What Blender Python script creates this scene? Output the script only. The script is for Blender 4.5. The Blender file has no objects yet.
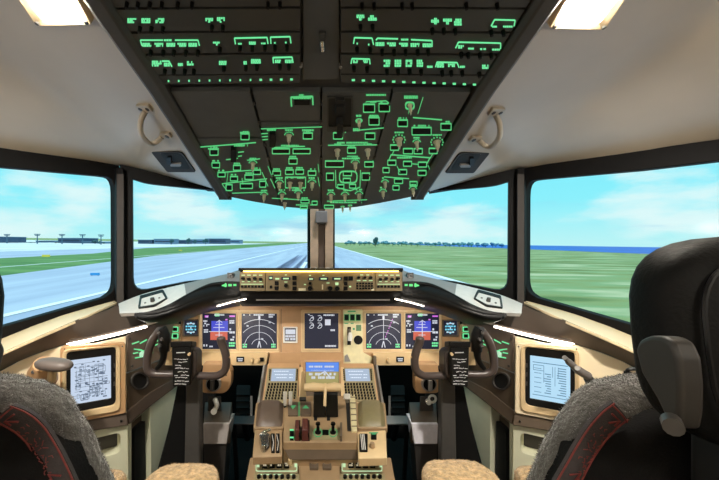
import bpy, bmesh, math, random
from mathutils import Vector, Matrix
from mathutils.bvhtree import BVHTree
from mathutils import noise as mnoise

rnd = random.Random(7)
SC = bpy.context.scene
COL = SC.collection
EYE = 1.25            # eye height above the flight deck floor (m)
FOC = 350.0           # focal length in pixels of the 719 x 480 frame
CX, CY = 320.5, 242.0  # principal point (shifted lens)


def P(px, py, y):
    """the point of the place seen at pixel (px, py) at distance y ahead"""
    return Vector(((px - CX) / FOC * y, y, EYE + (CY - py) / FOC * y))


def D(px, py):
    return Vector(((px - CX) / FOC, 1.0, (CY - py) / FOC))


CAM = Vector((0, 0, EYE))


class Plane:
    def __init__(self, o, n):
        self.o = Vector(o)
        self.n = Vector(n).normalized()
        if self.n.dot(CAM - self.o) < 0:
            self.n = -self.n
        self.ref = 0.0       # height of the worked surface above the plane

    @classmethod
    def pts(cls, a, b, c):
        return cls(a, (b - a).cross(c - a))

    def hit(self, px, py, h=0.0):
        d = D(px, py)
        t = (self.o + self.n * self.ref - CAM).dot(self.n) / d.dot(self.n)
        return CAM + d * t + self.n * (h - self.ref)

    def scale(self, px, py):
        """metres per pixel here"""
        return (self.hit(px + .5, py) - self.hit(px - .5, py)).length


# ------------------------------------------------------------------ colour
def lin(c):
    f = lambda v: v / 12.92 if v <= .04045 else ((v + .055) / 1.055) ** 2.4
    return tuple(f(x / 255.0) for x in c) + (1.0,)


MATS = {}


def mat(name, rgb, rough=.5, metal=0., var=.08, scale=40., bump=0., emit=0., spec=.5, bscale=None, coat=0., sheen=0.):
    if name in MATS:
        return MATS[name]
    m = bpy.data.materials.new(name)
    m.use_nodes = True
    nt = m.node_tree
    b = nt.nodes['Principled BSDF']
    c = lin(rgb)
    b.inputs['Roughness'].default_value = rough
    b.inputs['Metallic'].default_value = metal
    b.inputs['Specular IOR Level'].default_value = spec
    if coat:
        b.inputs['Coat Weight'].default_value = coat
        b.inputs['Coat Roughness'].default_value = .15
    if sheen:
        b.inputs['Sheen Weight'].default_value = sheen
    tc = nt.nodes.new('ShaderNodeTexCoord')
    nz = nt.nodes.new('ShaderNodeTexNoise')
    nz.inputs['Scale'].default_value = scale
    nz.inputs['Detail'].default_value = 4
    nt.links.new(tc.outputs['Object'], nz.inputs['Vector'])
    mr = nt.nodes.new('ShaderNodeMapRange')
    mr.inputs['From Min'].default_value = .3
    mr.inputs['From Max'].default_value = .7
    mr.inputs['To Min'].default_value = 1 - var
    mr.inputs['To Max'].default_value = 1 + var
    nt.links.new(nz.outputs['Fac'], mr.inputs['Value'])
    mx = nt.nodes.new('ShaderNodeMix')
    mx.data_type = 'RGBA'
    mx.blend_type = 'MULTIPLY'
    mx.inputs['Factor'].default_value = 1
    mx.inputs['A'].default_value = c
    nt.links.new(mr.outputs['Result'], mx.inputs['B'])
    nt.links.new(mx.outputs['Result'], b.inputs['Base Color'])
    if emit:
        b.inputs['Emission Color'].default_value = c
        b.inputs['Emission Strength'].default_value = emit
    if bump:
        bn = nt.nodes.new('ShaderNodeTexNoise')
        bn.inputs['Scale'].default_value = bscale or scale * 4
        bn.inputs['Detail'].default_value = 3
        nt.links.new(tc.outputs['Object'], bn.inputs['Vector'])
        bp = nt.nodes.new('ShaderNodeBump')
        bp.inputs['Strength'].default_value = bump
        bp.inputs['Distance'].default_value = .01
        nt.links.new(bn.outputs['Fac'], bp.inputs['Height'])
        nt.links.new(bp.outputs['Normal'], b.inputs['Normal'])
    MATS[name] = m
    return m


def glow(name, rgb, strength=1.0):
    """something that gives off light: black base, emission only"""
    if name in MATS:
        return MATS[name]
    m = bpy.data.materials.new(name)
    m.use_nodes = True
    b = m.node_tree.nodes['Principled BSDF']
    b.inputs['Base Color'].default_value = (.02, .02, .02, 1)
    b.inputs['Roughness'].default_value = .4
    b.inputs['Emission Color'].default_value = lin(rgb)
    b.inputs['Emission Strength'].default_value = strength
    MATS[name] = m
    return m


# ------------------------------------------------------------------ mesh builder
class MB:
    def __init__(self):
        self.bm = bmesh.new()
        self.mi = 0

    def face(self, vs):
        try:
            f = self.bm.faces.new(vs)
            f.material_index = self.mi
            return f
        except ValueError:
            return None

    def poly(self, pts):
        return self.face([self.bm.verts.new(p) for p in pts])

    def solid(self, bot, top):
        """closed prism between two loops of equal length"""
        a = [self.bm.verts.new(p) for p in bot]
        b = [self.bm.verts.new(p) for p in top]
        n = len(a)
        self.face(a[::-1])
        self.face(b)
        for i in range(n):
            self.face([a[i], a[(i + 1) % n], b[(i + 1) % n], b[i]])
        return self

    def prism(self, pl, pts, h0, h1, inset=0.0):
        bot = [pl.hit(x, y, h0) for x, y in pts]
        top = [pl.hit(x, y, h1) for x, y in pts]
        if inset:
            c = sum(top, Vector()) / len(top)
            top = [p + (c - p).normalized() * min(inset, (c - p).length * .8) for p in top]
        return self.solid(bot, top)

    def ring(self, pl, outer, inner, h0, h1, hin=None):
        hin = h1 if hin is None else hin
        if len(inner) != len(outer):
            inner = rq(inner, .3, len(outer) // len(inner) - 1)
        n = len(outer)
        ob = [self.bm.verts.new(pl.hit(x, y, h0)) for x, y in outer]
        ot = [self.bm.verts.new(pl.hit(x, y, h1)) for x, y in outer]
        it = [self.bm.verts.new(pl.hit(x, y, hin)) for x, y in inner]
        ib = [self.bm.verts.new(pl.hit(x, y, h0)) for x, y in inner]
        for i in range(n):
            j = (i + 1) % n
            self.face([ob[i], ob[j], ot[j], ot[i]])
            self.face([ot[i], ot[j], it[j], it[i]])
            self.face([it[i], it[j], ib[j], ib[i]])
            self.face([ib[i], ib[j], ob[j], ob[i]])
        return self

    def rect(self, pl, x0, y0, x1, y1, h0, h1):
        return self.prism(pl, [(x0, y0), (x1, y0), (x1, y1), (x0, y1)], h0, h1)

    def line(self, pl, pts, w, h0, h1):
        """a stroke w pixels wide"""
        for (ax, ay), (bx, by) in zip(pts, pts[1:]):
            l = math.hypot(bx - ax, by - ay) or 1e-6
            nx, ny = -(by - ay) / l * w / 2, (bx - ax) / l * w / 2
            self.prism(pl, [(ax + nx, ay + ny), (bx + nx, by + ny), (bx - nx, by - ny), (ax - nx, ay - ny)], h0, h1)
        return self

    def box(self, c, size, rot=None):
        c = Vector(c)
        sx, sy, sz = (s / 2 for s in size)
        R = rot or Matrix.Identity(3)
        f = lambda x, y, z: c + R @ Vector((x * sx, y * sy, z * sz))
        self.solid([f(-1, -1, -1), f(1, -1, -1), f(1, 1, -1), f(-1, 1, -1)],
                   [f(-1, -1, 1), f(1, -1, 1), f(1, 1, 1), f(-1, 1, 1)])
        return self

    def cyl(self, p0, p1, r0, r1=None, n=16, rings=None):
        p0, p1 = Vector(p0), Vector(p1)
        r1 = r0 if r1 is None else r1
        return self.tube([p0, p1], [r0, r1], n)

    def lathe(self, o, axis, prof, n=20):
        """prof: list of (distance along axis, radius)"""
        o, axis = Vector(o), Vector(axis).normalized()
        return self.tube([o + axis * d for d, r in prof], [max(r, 1e-4) for d, r in prof], n, axis=axis)

    def tube(self, pts, r, n=12, axis=None, flat=1.0, up=None):
        pts = [Vector(p) for p in pts]
        if not isinstance(r, (list, tuple)):
            r = [r] * len(pts)
        loops = []
        prev = None
        for i, p in enumerate(pts):
            if axis is not None:
                t = axis
            else:
                t = (pts[min(i + 1, len(pts) - 1)] - pts[max(i - 1, 0)]).normalized()
            if prev is None:
                ref = up or (Vector((0, 0, 1)) if abs(t.z) < .9 else Vector((1, 0, 0)))
                u = (ref - t * ref.dot(t)).normalized()
            else:
                u = (prev - t * prev.dot(t)).normalized()
            prev = u
            v = t.cross(u)
            loops.append([self.bm.verts.new(p + u * math.cos(a) * r[i] * flat + v * math.sin(a) * r[i])
                          for a in (2 * math.pi * k / n for k in range(n))])
        for a, b in zip(loops, loops[1:]):
            for k in range(n):
                self.face([a[k], a[(k + 1) % n], b[(k + 1) % n], b[k]])
        self.face(loops[0][::-1])
        self.face(loops[-1])
        return self

    def disc(self, pl, px, py, r_px, h0, h1, n=18, r2=None):
        s = pl.scale(px, py)
        c = pl.hit(px, py)
        return self.lathe(c, pl.n, [(h0, r_px * s), (h1, (r2 if r2 is not None else r_px) * s)], n)

    def grid(self, rows, closed=False):
        vs = [[self.bm.verts.new(p) for p in row] for row in rows]
        for a, b in zip(vs, vs[1:]):
            n = len(a)
            for k in range(n if closed else n - 1):
                self.face([a[k], a[(k + 1) % n], b[(k + 1) % n], b[k]])
        return vs

    def slab(self, rows, thick):
        """a lofted sheet with real thickness (thick: vector or function)"""
        off = thick if callable(thick) else (lambda p: thick)
        A = self.grid(rows)
        B = self.grid([[Vector(p) + off(Vector(p)) for p in row] for row in rows])
        m, n = len(A), len(A[0])
        for i in range(m - 1):
            self.face([A[i][0], A[i + 1][0], B[i + 1][0], B[i][0]])
            self.face([A[i][-1], A[i + 1][-1], B[i + 1][-1], B[i][-1]])
        for k in range(n - 1):
            self.face([A[0][k], A[0][k + 1], B[0][k + 1], B[0][k]])
            self.face([A[-1][k], A[-1][k + 1], B[-1][k + 1], B[-1][k]])
        return self

    def blob(self, c, r, n=16, m=10, rot=None, power=2.0):
        """superellipsoid"""
        c = Vector(c)
        R = rot or Matrix.Identity(3)
        sp = lambda v: math.copysign(abs(v) ** (2 / power), v)
        rows = []
        for i in range(m + 1):
            th = -math.pi / 2 + math.pi * i / m
            th = max(-math.pi / 2 + .02, min(math.pi / 2 - .02, th))
            rows.append([c + R @ Vector((r[0] * sp(math.cos(th)) * sp(math.cos(2 * math.pi * k / n)),
                                         r[1] * sp(math.cos(th)) * sp(math.sin(2 * math.pi * k / n)),
                                         r[2] * sp(math.sin(th)))) for k in range(n)])
        vs = self.grid(rows, closed=True)
        self.face(vs[0][::-1])
        self.face(vs[-1])
        return self

    def build(self, name, mats, parent=None, bevel=0, seg=2, subsurf=0, smooth=35):
        me = bpy.data.meshes.new(name)
        bmesh.ops.recalc_face_normals(self.bm, faces=self.bm.faces[:])
        vs = self.bm.verts
        if vs:
            lo = Vector([min(v.co[i] for v in vs) for i in range(3)])
            hi = Vector([max(v.co[i] for v in vs) for i in range(3)])
            c = (lo + hi) / 2
        else:
            c = Vector()
        bmesh.ops.translate(self.bm, verts=self.bm.verts[:], vec=-c)
        self.bm.to_mesh(me)
        self.bm.free()
        for m in (mats if isinstance(mats, (list, tuple)) else [mats]):
            me.materials.append(m)
        if smooth:
            me.polygons.foreach_set('use_smooth', [True] * len(me.polygons))
            me.set_sharp_from_angle(angle=math.radians(smooth))
        ob = bpy.data.objects.new(name, me)
        COL.objects.link(ob)
        ob.location = c
        if parent is not None:
            ob.parent = parent
            ob.matrix_parent_inverse = Matrix.Translation(-WLOC[parent.name])
        WLOC[ob.name] = c.copy()
        if bevel:
            b = ob.modifiers.new('b', 'BEVEL')
            b.width = bevel
            b.segments = seg
            b.limit_method = 'ANGLE'
            b.angle_limit = math.radians(40)
        if subsurf:
            s = ob.modifiers.new('s', 'SUBSURF')
            s.levels = s.render_levels = subsurf
        return ob


WLOC = {}


def thing(name, label, cat, loc=(0, 0, 0), group=None):
    o = bpy.data.objects.new(name, None)
    COL.objects.link(o)
    o.location = loc
    o.empty_display_size = .05
    WLOC[o.name] = Vector(loc)
    return tag(o, label, cat, group)


def tag(o, label, cat, group=None, kind=None):
    o['label'] = label
    o['category'] = cat
    if group:
        o['group'] = group
    if kind:
        o['kind'] = kind
    return o


def struct(o, label=None):
    o['kind'] = 'structure'
    if label:
        o['label'] = label
    return o


def rr(x0, y0, x1, y1, r, n=4):
    """rounded rectangle in pixel space"""
    return rq([(x0, y0), (x1, y0), (x1, y1), (x0, y1)], r, n)


def rq(q, r, n=4):
    """polygon with rounded corners; r a number or one per corner"""
    out = []
    k = len(q)
    for i in range(k):
        ri = r[i] if isinstance(r, (list, tuple)) else r
        p, a, b = Vector(q[i]), Vector(q[i - 1]), Vector(q[(i + 1) % k])
        da, db = (a - p), (b - p)
        ra = min(ri, da.length * .49)
        rb = min(ri, db.length * .49)
        s, e = p + da.normalized() * ra, p + db.normalized() * rb
        for j in range(n + 1):
            t = j / n
            v = s * (1 - t) ** 2 + p * 2 * t * (1 - t) + e * t ** 2
            out.append((v.x, v.y))
    return out


def shrink(pts, d):
    c = (sum(p[0] for p in pts) / len(pts), sum(p[1] for p in pts) / len(pts))
    hw = max(abs(p[0] - c[0]) for p in pts)
    hh = max(abs(p[1] - c[1]) for p in pts)
    return [(c[0] + (p[0] - c[0]) * (hw - d) / hw, c[1] + (p[1] - c[1]) * (hh - d) / hh) for p in pts]


def catmull(pts, n=8):
    pts = [Vector(p) for p in pts]
    out = []
    for i in range(len(pts) - 1):
        p0, p1, p2, p3 = pts[max(i - 1, 0)], pts[i], pts[i + 1], pts[min(i + 2, len(pts) - 1)]
        for j in range(n):
            t = j / n
            out.append(.5 * ((2 * p1) + (p2 - p0) * t + (2 * p0 - 5 * p1 + 4 * p2 - p3) * t * t + (3 * p1 - p0 - 3 * p2 + p3) * t ** 3))
    out.append(pts[-1])
    return out


def resample(pts, n):
    pts = [Vector(p) for p in pts]
    L = [0]
    for a, b in zip(pts, pts[1:]):
        L.append(L[-1] + (b - a).length)
    out = []
    for i in range(n):
        d = L[-1] * i / (n - 1)
        k = 0
        while k < len(L) - 2 and L[k + 1] < d:
            k += 1
        t = (d - L[k]) / max(L[k + 1] - L[k], 1e-9)
        out.append(pts[k].lerp(pts[k + 1], t))
    return out


def bvh_of(ob):
    me = ob.data
    o = WLOC[ob.name]
    return BVHTree.FromPolygons([v.co + o for v in me.vertices], [list(p.vertices) for p in me.polygons])


def surf(bvh, px, py):
    """plane tangent to a built surface where pixel (px, py) meets it"""
    d = D(px, py).normalized()
    loc, n, i, t = bvh.ray_cast(CAM, d)
    if loc is None:
        raise RuntimeError('no surface at %s,%s' % (px, py))
    return Plane(loc, n)


def plate_text(mb, pl, x0, y0, x1, y1, h0, h1, rows=2, seed=0, fill=.75):
    """small illegible printed words: rows of short bars"""
    r = random.Random(seed)
    rh = (y1 - y0) / rows
    for k in range(rows):
        x = x0
        while x < x1 - .4:
            w = r.uniform(.8, 2.6)
            w = min(w, x1 - x)
            if r.random() < fill:
                mb.rect(pl, x, y0 + rh * k + rh * .12, x + w * .85, y0 + rh * (k + .82), h0, h1)
            x += w
    return mb


# ------------------------------------------------------------------ palette
M_ceil = mat('ceiling_plastic', (206, 192, 173), .3, var=.03, scale=6)
M_head = mat('black_window_trim', (17, 16, 16), .6, var=.1, spec=.12)
M_post = mat('grey_post_paint', (66, 61, 58), .55, spec=.2, var=.06)
M_brown = mat('brown_trim', (88, 75, 65), .55, var=.06, scale=12)
M_sill = mat('cream_sill', (235, 212, 172), .45, var=.04, scale=10)
M_cream = mat('cream_panel', (238, 220, 186), .5, var=.04, scale=14)
M_low = mat('pale_green_lower_wall', (222, 221, 192), .55, var=.05, scale=10)
M_tan = mat('tan_panel', (192, 152, 110), .45, var=.05, scale=25)
M_tanlt = mat('light_tan_panel', (214, 186, 142), .45, var=.05, scale=25)
M_ped = mat('pedestal_tan', (158, 132, 100), .45, var=.06, scale=25)
M_peddk = mat('pedestal_brown', (98, 84, 70), .45, var=.08, scale=25)
M_olive = mat('pedestal_olive', (150, 138, 104), .45, var=.06, scale=25)
M_black = mat('black_plastic', (18, 18, 18), .42, spec=.3, var=.1)
M_blk2 = mat('matt_black', (14, 13, 13), .7, var=.1)
M_leather = mat('black_leather', (18, 18, 18), .6, spec=.14, var=.12, scale=60, bump=.12, bscale=220)
M_hood = mat('glareshield_leather', (20, 20, 21), .45, spec=.3, var=.1, scale=30, bump=.1, bscale=300)
M_oh = mat('overhead_grey', (84, 86, 87), .55, spec=.3, var=.06, scale=20)
M_ohdk = mat('overhead_dark', (58, 57, 55), .5, var=.06, scale=20)
M_ohrail = mat('overhead_rail', (62, 59, 57), .5, var=.06, scale=20)
M_btn = mat('button_black', (8, 8, 8), .45, spec=.15)
M_knob = mat('knob_grey', (222, 208, 190), .4, var=.06)
M_white = mat('white_plastic', (232, 230, 224), .4, var=.03)
M_whitep = mat('white_panel', (214, 212, 208), .4, var=.04)
M_grey = mat('grey_metal_paint', (140, 136, 132), .45, var=.05)
M_dgrey = mat('dark_grey_paint', (70, 66, 63), .45, var=.07)
M_yoke = mat('yoke_brown_grey', (78, 68, 65), .34, var=.06)
M_col = mat('column_grey', (80, 77, 74), .45, var=.06)
M_chrome = mat('chrome', (210, 208, 204), .22, 1.0, var=.03)
M_screen = mat('dark_screen_glass', (26, 29, 48), .38, var=.05, spec=.25, emit=.55)
M_carpet = mat('dark_carpet', (40, 38, 37), .9, var=.2, scale=120, bump=.3)
M_wool_t = mat('tan_sheepskin', (190, 160, 118), .95, var=.38, scale=70, bump=.5, bscale=150, sheen=.3)
M_wool_g = mat('grey_sheepskin', (104, 101, 97), .95, var=.22, scale=60, bump=.5, bscale=140, sheen=.8)
M_seatbk = mat('seat_black_cloth', (20, 19, 19), .8, spec=.15, var=.15, scale=80, bump=.2)
M_strap = mat('strap_dark_grey', (62, 57, 58), .75, var=.15, scale=120, bump=.2)
M_red = mat('red_stitching', (128, 54, 50), .7, var=.15, scale=200)
M_pad = mat('grey_pad_plastic', (44, 41, 38), .5, var=.05, scale=20)

G_green = glow('legend_green', (112, 236, 160), 1.0)
G_greendim = glow('legend_green_dim', (70, 170, 105), .8)
G_white = glow('graphic_white', (222, 228, 240), .85)
G_blue = glow('graphic_blue', (58, 70, 205), 1.0)
G_red = glow('graphic_brown', (205, 92, 70), 1.0)
G_mag = glow('graphic_magenta', (215, 110, 225), 1.0)
G_cyan = glow('graphic_cyan', (120, 215, 240), 1.0)
G_efb = glow('graphic_paper_white', (206, 218, 236), 1.0)
G_efbline = mat('graphic_line_dark', (70, 90, 110), .5)
G_scr = glow('screen_dark_glow', (22, 25, 42), .8)
G_sky = glow('screen_sky_blue', (90, 140, 235), 1.0)
G_amber = glow('graphic_amber', (255, 205, 110), 1.2)
# ================================================================== the setting
def sx(s, px):
    return px if s < 0 else 2 * CX - px


def mir(s, v):
    return Vector((v.x if s < 0 else -v.x, v.y, v.z))


SIDE = {-1: 'left', 1: 'right'}
CEIL_BVH = {}
OH_W = .42


def oh_z(y):          # overhead panel height above eye level
    if y >= .878:
        return .389 - .3235 * (y - .878)
    return .389 - .256 * (y - .878)


# ---- ceiling (two moulded halves meeting the overhead panel)
A_line = [(-OH_W, y, EYE + oh_z(max(y, .55)) + .03) for y in (-1.3, 0, .55, .7, .878, 1.1, 1.3, 1.47)]
B_line = [(-.80, -1.3, EYE + .50), (-.79, 0, EYE + .50), (-.765, .60, EYE + .478), (-.75, .819, EYE + .449), (-.735, 1.1, EYE + .386),
          (-.7185, 1.32, EYE + .328), (-.62, 1.52, EYE + .283), (-.52, 1.66, EYE + .255)]
BK = 1.13
B_line = [((x * BK, y * BK, EYE + (z - EYE) * BK) if y > .5 else (x - .04, y, z + .035)) for x, y, z in B_line[:6]] + [tuple(Vector((x * 1.07, y * 1.07, EYE + (z - EYE) * 1.07))) for x, y, z in B_line[6:]]
C_line = [Vector((-1.36, -1.3, EYE + .33)), Vector((-1.36, .2, EYE + .33)), Vector((-1.34, 1.05, EYE + .335)), P(0, 149.5, 1.30), P(75, 158.5, 1.50), P(113, 165, 1.64),
          P(133, 169.5, 1.70), P(150, 173, 1.74), P(180, 180.5, 1.80), P(212, 187.5, 1.88)]
NCE = 40
A_r = resample(catmull(A_line, 6), NCE)
B_r = resample(catmull(B_line, 6), NCE)
C_r = resample(catmull(C_line, 6), NCE)


def ceil_rows(s):
    rows = []
    for a, b, c in zip(A_r, B_r, C_r):
        row = []
        for t in (0, .25, .5, .74, .90):
            row.append(a.lerp(b, t))
        a1, c1 = a.lerp(b, .90), b.lerp(c, .12)
        for t in (.25, .5, .75):
            row.append(a1 * (1 - t) ** 2 + b * 2 * t * (1 - t) + c1 * t * t)
        for t in (.12, .4, .7, 1):
            row.append(b.lerp(c, t))
        if s > 0:
            k = len(row)
            row = [p - Vector((0, 0, .0092 * max(p.y, .3) * min(1, i / 6))) for i, p in enumerate(row)]
        rows.append([mir(s, p) for p in row])
    return rows


for s in (-1, 1):
    mb = MB()
    mb.slab(ceil_rows(s), Vector((0, 0, .03)))
    o = struct(mb.build('ceiling' if s < 0 else 'ceiling.001', M_ceil, smooth=60))
    o['label'] = 'beige moulded ceiling panel over the %s-hand windows' % SIDE[s]
    CEIL_BVH[s] = bvh_of(o)
mb = MB()
mb.box((0, -.62, EYE + .55), (.86, 1.4, .03))
mb.box((0, .8, EYE + .60), (1.6, 1.6, .03))
struct(mb.build('ceiling.002', M_ceil), 'beige ceiling strip above and behind the overhead panel')

# ---- floor, rear bulkhead, side walls behind the windows, front bulkhead
mb = MB()
mb.box((0, .45, -.03), (3.2, 3.6, .06))
struct(mb.build('floor', M_carpet), 'dark carpeted flight deck floor')
mb = MB()
mb.box((0, -1.32, 1.0), (3.0, .06, 2.0))
struct(mb.build('wall_rear', M_cream))
mb = MB()
mb.box((0, 2.26, .46), (2.6, .06, .92))
struct(mb.build('wall_front', M_blk2))
for s in (-1, 1):
    mb = MB()
    mb.slab([[mir(s, Vector(p)) for p in ((-1.40, -1.32, 0), (-1.40, -1.32, 1.62))],
             [mir(s, Vector(p)) for p in ((-1.40, .4, 0), (-1.40, .4, 1.62))],
             [mir(s, Vector(p)) for p in ((-1.33, 1.09, 0), (-1.33, 1.09, 1.62))]], mir(s, Vector((-.05, 0, 0))))
    mb.slab([[mir(s, Vector(p)) for p in ((-1.36, 1.05, 0), (-1.36, 1.05, .83))],
             [mir(s, Vector(p)) for p in ((-1.02, 1.70, 0), (-1.02, 1.70, .80))],
             [mir(s, Vector(p)) for p in ((-.9, 2.26, 0), (-.9, 2.26, .90))]], mir(s, Vector((-.05, 0, 0))))
    struct(mb.build('wall_' + SIDE[s], M_brown))

# ---- windows
SW, FW = {}, {}      # side window plane, windshield plane
for s in (-1, 1):
    SW[s] = Plane.pts(mir(s, P(118, 240, 1.66)), mir(s, P(0, 240, 1.30)), mir(s, P(118, 100, 1.66)))
    FW[s] = Plane.pts(mir(s, P(130, 240, 1.66)), Vector((mir(s, P(309, 240, 2.0)).x, 2.0, EYE)), mir(s, P(130, 100, 1.66)))


def mglass():
    m = bpy.data.materials.new('window_glass')
    m.use_nodes = True
    nt = m.node_tree
    for n in list(nt.nodes):
        nt.nodes.remove(n)
    out = nt.nodes.new('ShaderNodeOutputMaterial')
    tr = nt.nodes.new('ShaderNodeBsdfTransparent')
    tr.inputs['Color'].default_value = (.97, .985, .985, 1)
    gl = nt.nodes.new('ShaderNodeBsdfGlossy')
    gl.inputs['Roughness'].default_value = .08
    mx = nt.nodes.new('ShaderNodeMixShader')
    mx.inputs[0].default_value = .004
    nt.links.new(tr.outputs[0], mx.inputs[1])
    nt.links.new(gl.outputs[0], mx.inputs[2])
    nt.links.new(mx.outputs[0], out.inputs[0])
    return m


M_glass = mglass()
WLAB = {-1: ('side window looking out over the airport buildings', 'windshield pane on the airport buildings side'),
        1: ('side window looking out over the sea', 'windshield pane on the grass and sea side')}
k = 0
for s in (-1, 1):
    # side window
    k += 1
    tl = lambda y: y if s < 0 or y > 200 else y + 3.2
    gl_in = [(sx(s, x), tl(y)) for x, y in rq([(-95, 156), (0, 167.3), (98, 176), (113.5, 178), (114, 290), (103, 297.5), (3, 326), (-95, 360)],
                                          [6, 1, 1, 15, 14, 1, 1, 8])]
    gl_out = [(sx(s, x), tl(y)) for x, y in rq([(-112, 132), (0, 147.5), (98, 161), (118, 165.5), (119, 299), (110, 302), (3, 337.5), (-112, 384)],
                                           [1, 1, 1, 1, 1, 1, 1, 1])]
    mb = MB()
    mb.ring(SW[s], gl_out, gl_in, -.03, .012)
    w = struct(mb.build('window_%d' % k, M_head, bevel=.003))
    w['label'] = WLAB[s][0]
    mb = MB()
    mb.prism(SW[s], gl_in, -.022, -.014)
    mb.build('window_glass', M_glass, w)
    # windshield
    k += 1
    g = rq([(132.5, 179), (146, 183.5), (213.6, 190.3), (250, 194), (309, 196), (309, 276), (240, 276), (187, 281.5), (133.2, 292)],
           [1, 14, 1, 1, 1, 1, 1, 1, 14])
    g2 = rq([(120, 160), (150, 171.5), (213.6, 186.5), (250, 189), (320.4, 190), (320.4, 292), (240, 292), (187, 296), (120, 306)],
            [1, 14, 1, 1, 1, 1, 1, 1, 14])
    gi = [(sx(s, x), y if s < 0 or y > 200 else y + 2.5 * (309 - x) / 170) for x, y in g]
    go = [(sx(s, x), y) for x, y in g2]
    mb = MB()
    mb.ring(FW[s], go, gi, -.03, .012)
    w = struct(mb.build('window_%d' % k, M_head, bevel=.002))
    w['label'] = WLAB[s][1]
    mb = MB()
    mb.prism(FW[s], gi, -.022, -.014)
    mb.build('window_glass', M_glass, w)

# ---- black band between the ceiling and the windows
for s in (-1, 1):
    up = [p + Vector((0, 0, -.004)) for p in (C_line[2:])]
    lo = [Vector((-1.33, 1.05, EYE + .25))] + [P(0, 152, 1.335), P(75, 162, 1.53), P(113, 170, 1.655), P(133, 174, 1.70), P(150, 178, 1.745), P(180, 185, 1.81), P(212, 190, 1.89)]
    if s > 0:
        up = [p - Vector((0, 0, .0092 * p.y)) for p in up]
        lo = [p - Vector((0, 0, .0092 * p.y)) for p in lo]
    mb = MB()
    mb.slab([[mir(s, p) for p in up], [mir(s, p) for p in lo]], mir(s, Vector((-.01, .03, 0))))
    # seals the roof beyond the overhead panel
    q = [P(205, 185.5, 1.86), Vector((0, 2.02, EYE + .34)), Vector((0, 2.02, EYE + .27)), P(205, 190, 1.86)]
    mb.solid([mir(s, p) for p in q], [mir(s, p + Vector((0, .05, 0))) for p in q])
    struct(mb.build('trim_%d' % (1 if s < 0 else 2), M_head, smooth=50), 'black trim band above the %s-hand windows' % SIDE[s])

# ---- posts between side window and windshield
for s in (-1, 1):
    mb = MB()
    pts = lambda y, d: [mir(s, P(x, y, d(x))) for x in ()]
    z0, z1 = EYE - .55, EYE + .40
    c = lambda px, y, z: mir(s, Vector(((px - CX) / FOC * y, y, z)))
    foot = [(113.6, 1.66), (116.5, 1.60), (123.5, 1.60), (125, 1.655), (131.0, 1.655), (132.5, 1.70), (128, 1.76), (116, 1.72)]
    mb.solid([c(x, y, z0) for x, y in foot], [c(x, y, z1 - .06) for x, y in foot])
    o = struct(mb.build('trim_%d' % (3 if s < 0 else 4), [M_head], bevel=.004), 'black post between windshield and %s-hand side window' % SIDE[s])
    mb = MB()
    f2 = [(116.8, 1.595), (123.6, 1.595), (123.3, 1.61), (117.1, 1.61)]
    mb.solid([c(x, y, z0) for x, y in f2], [c(x, y, z1 - .09) for x, y in f2])
    mb.build('post_cover', M_post, o)

# ---- centre post
mb = MB()
c = lambda px, y, z: Vector(((px - CX) / FOC * y, y, z))
z0, z1 = EYE - .26, EYE + .30
for (xa, xb, ya, yb, i) in ((308.2, 334.8, 1.95, 2.04, 0), (310.2, 318.4, 1.925, 1.96, 1), (318.4, 325, 1.945, 1.97, 2), (325, 333.2, 1.925, 1.96, 1)):
    mb.mi = i
    mb.solid([c(xa, ya, z0), c(xb, ya, z0), c(xb, yb, z0), c(xa, yb, z0)], [c(xa, ya, z1), c(xb, ya, z1), c(xb, yb, z1), c(xa, yb, z1)])
struct(mb.build('trim_5', [M_head, mat('centre_post_tan', (218, 188, 164), .5), mat('centre_post_brown', (112, 94, 84), .5)], bevel=.003), 'tan centre post between the two windshield panes')
t = thing('standby_compass', 'small grey box fixed at the top of the tan centre post', 'compass', P(321.5, 217, 1.92))
pl = Plane((0, 1.915, EYE), (0, -1, 0))
mb = MB()
mb.prism(pl, rr(315.8, 211.5, 327.2, 223, 1), -.02, .03)
mb.build('body', mat('compass_grey', (150, 146, 150), .5), t, bevel=.003)
mb = MB()
mb.prism(pl, rr(317.2, 221.8, 326, 224.4, .6), -.01, .024)
mb.build('latch', M_dgrey, t, bevel=.001)

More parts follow.
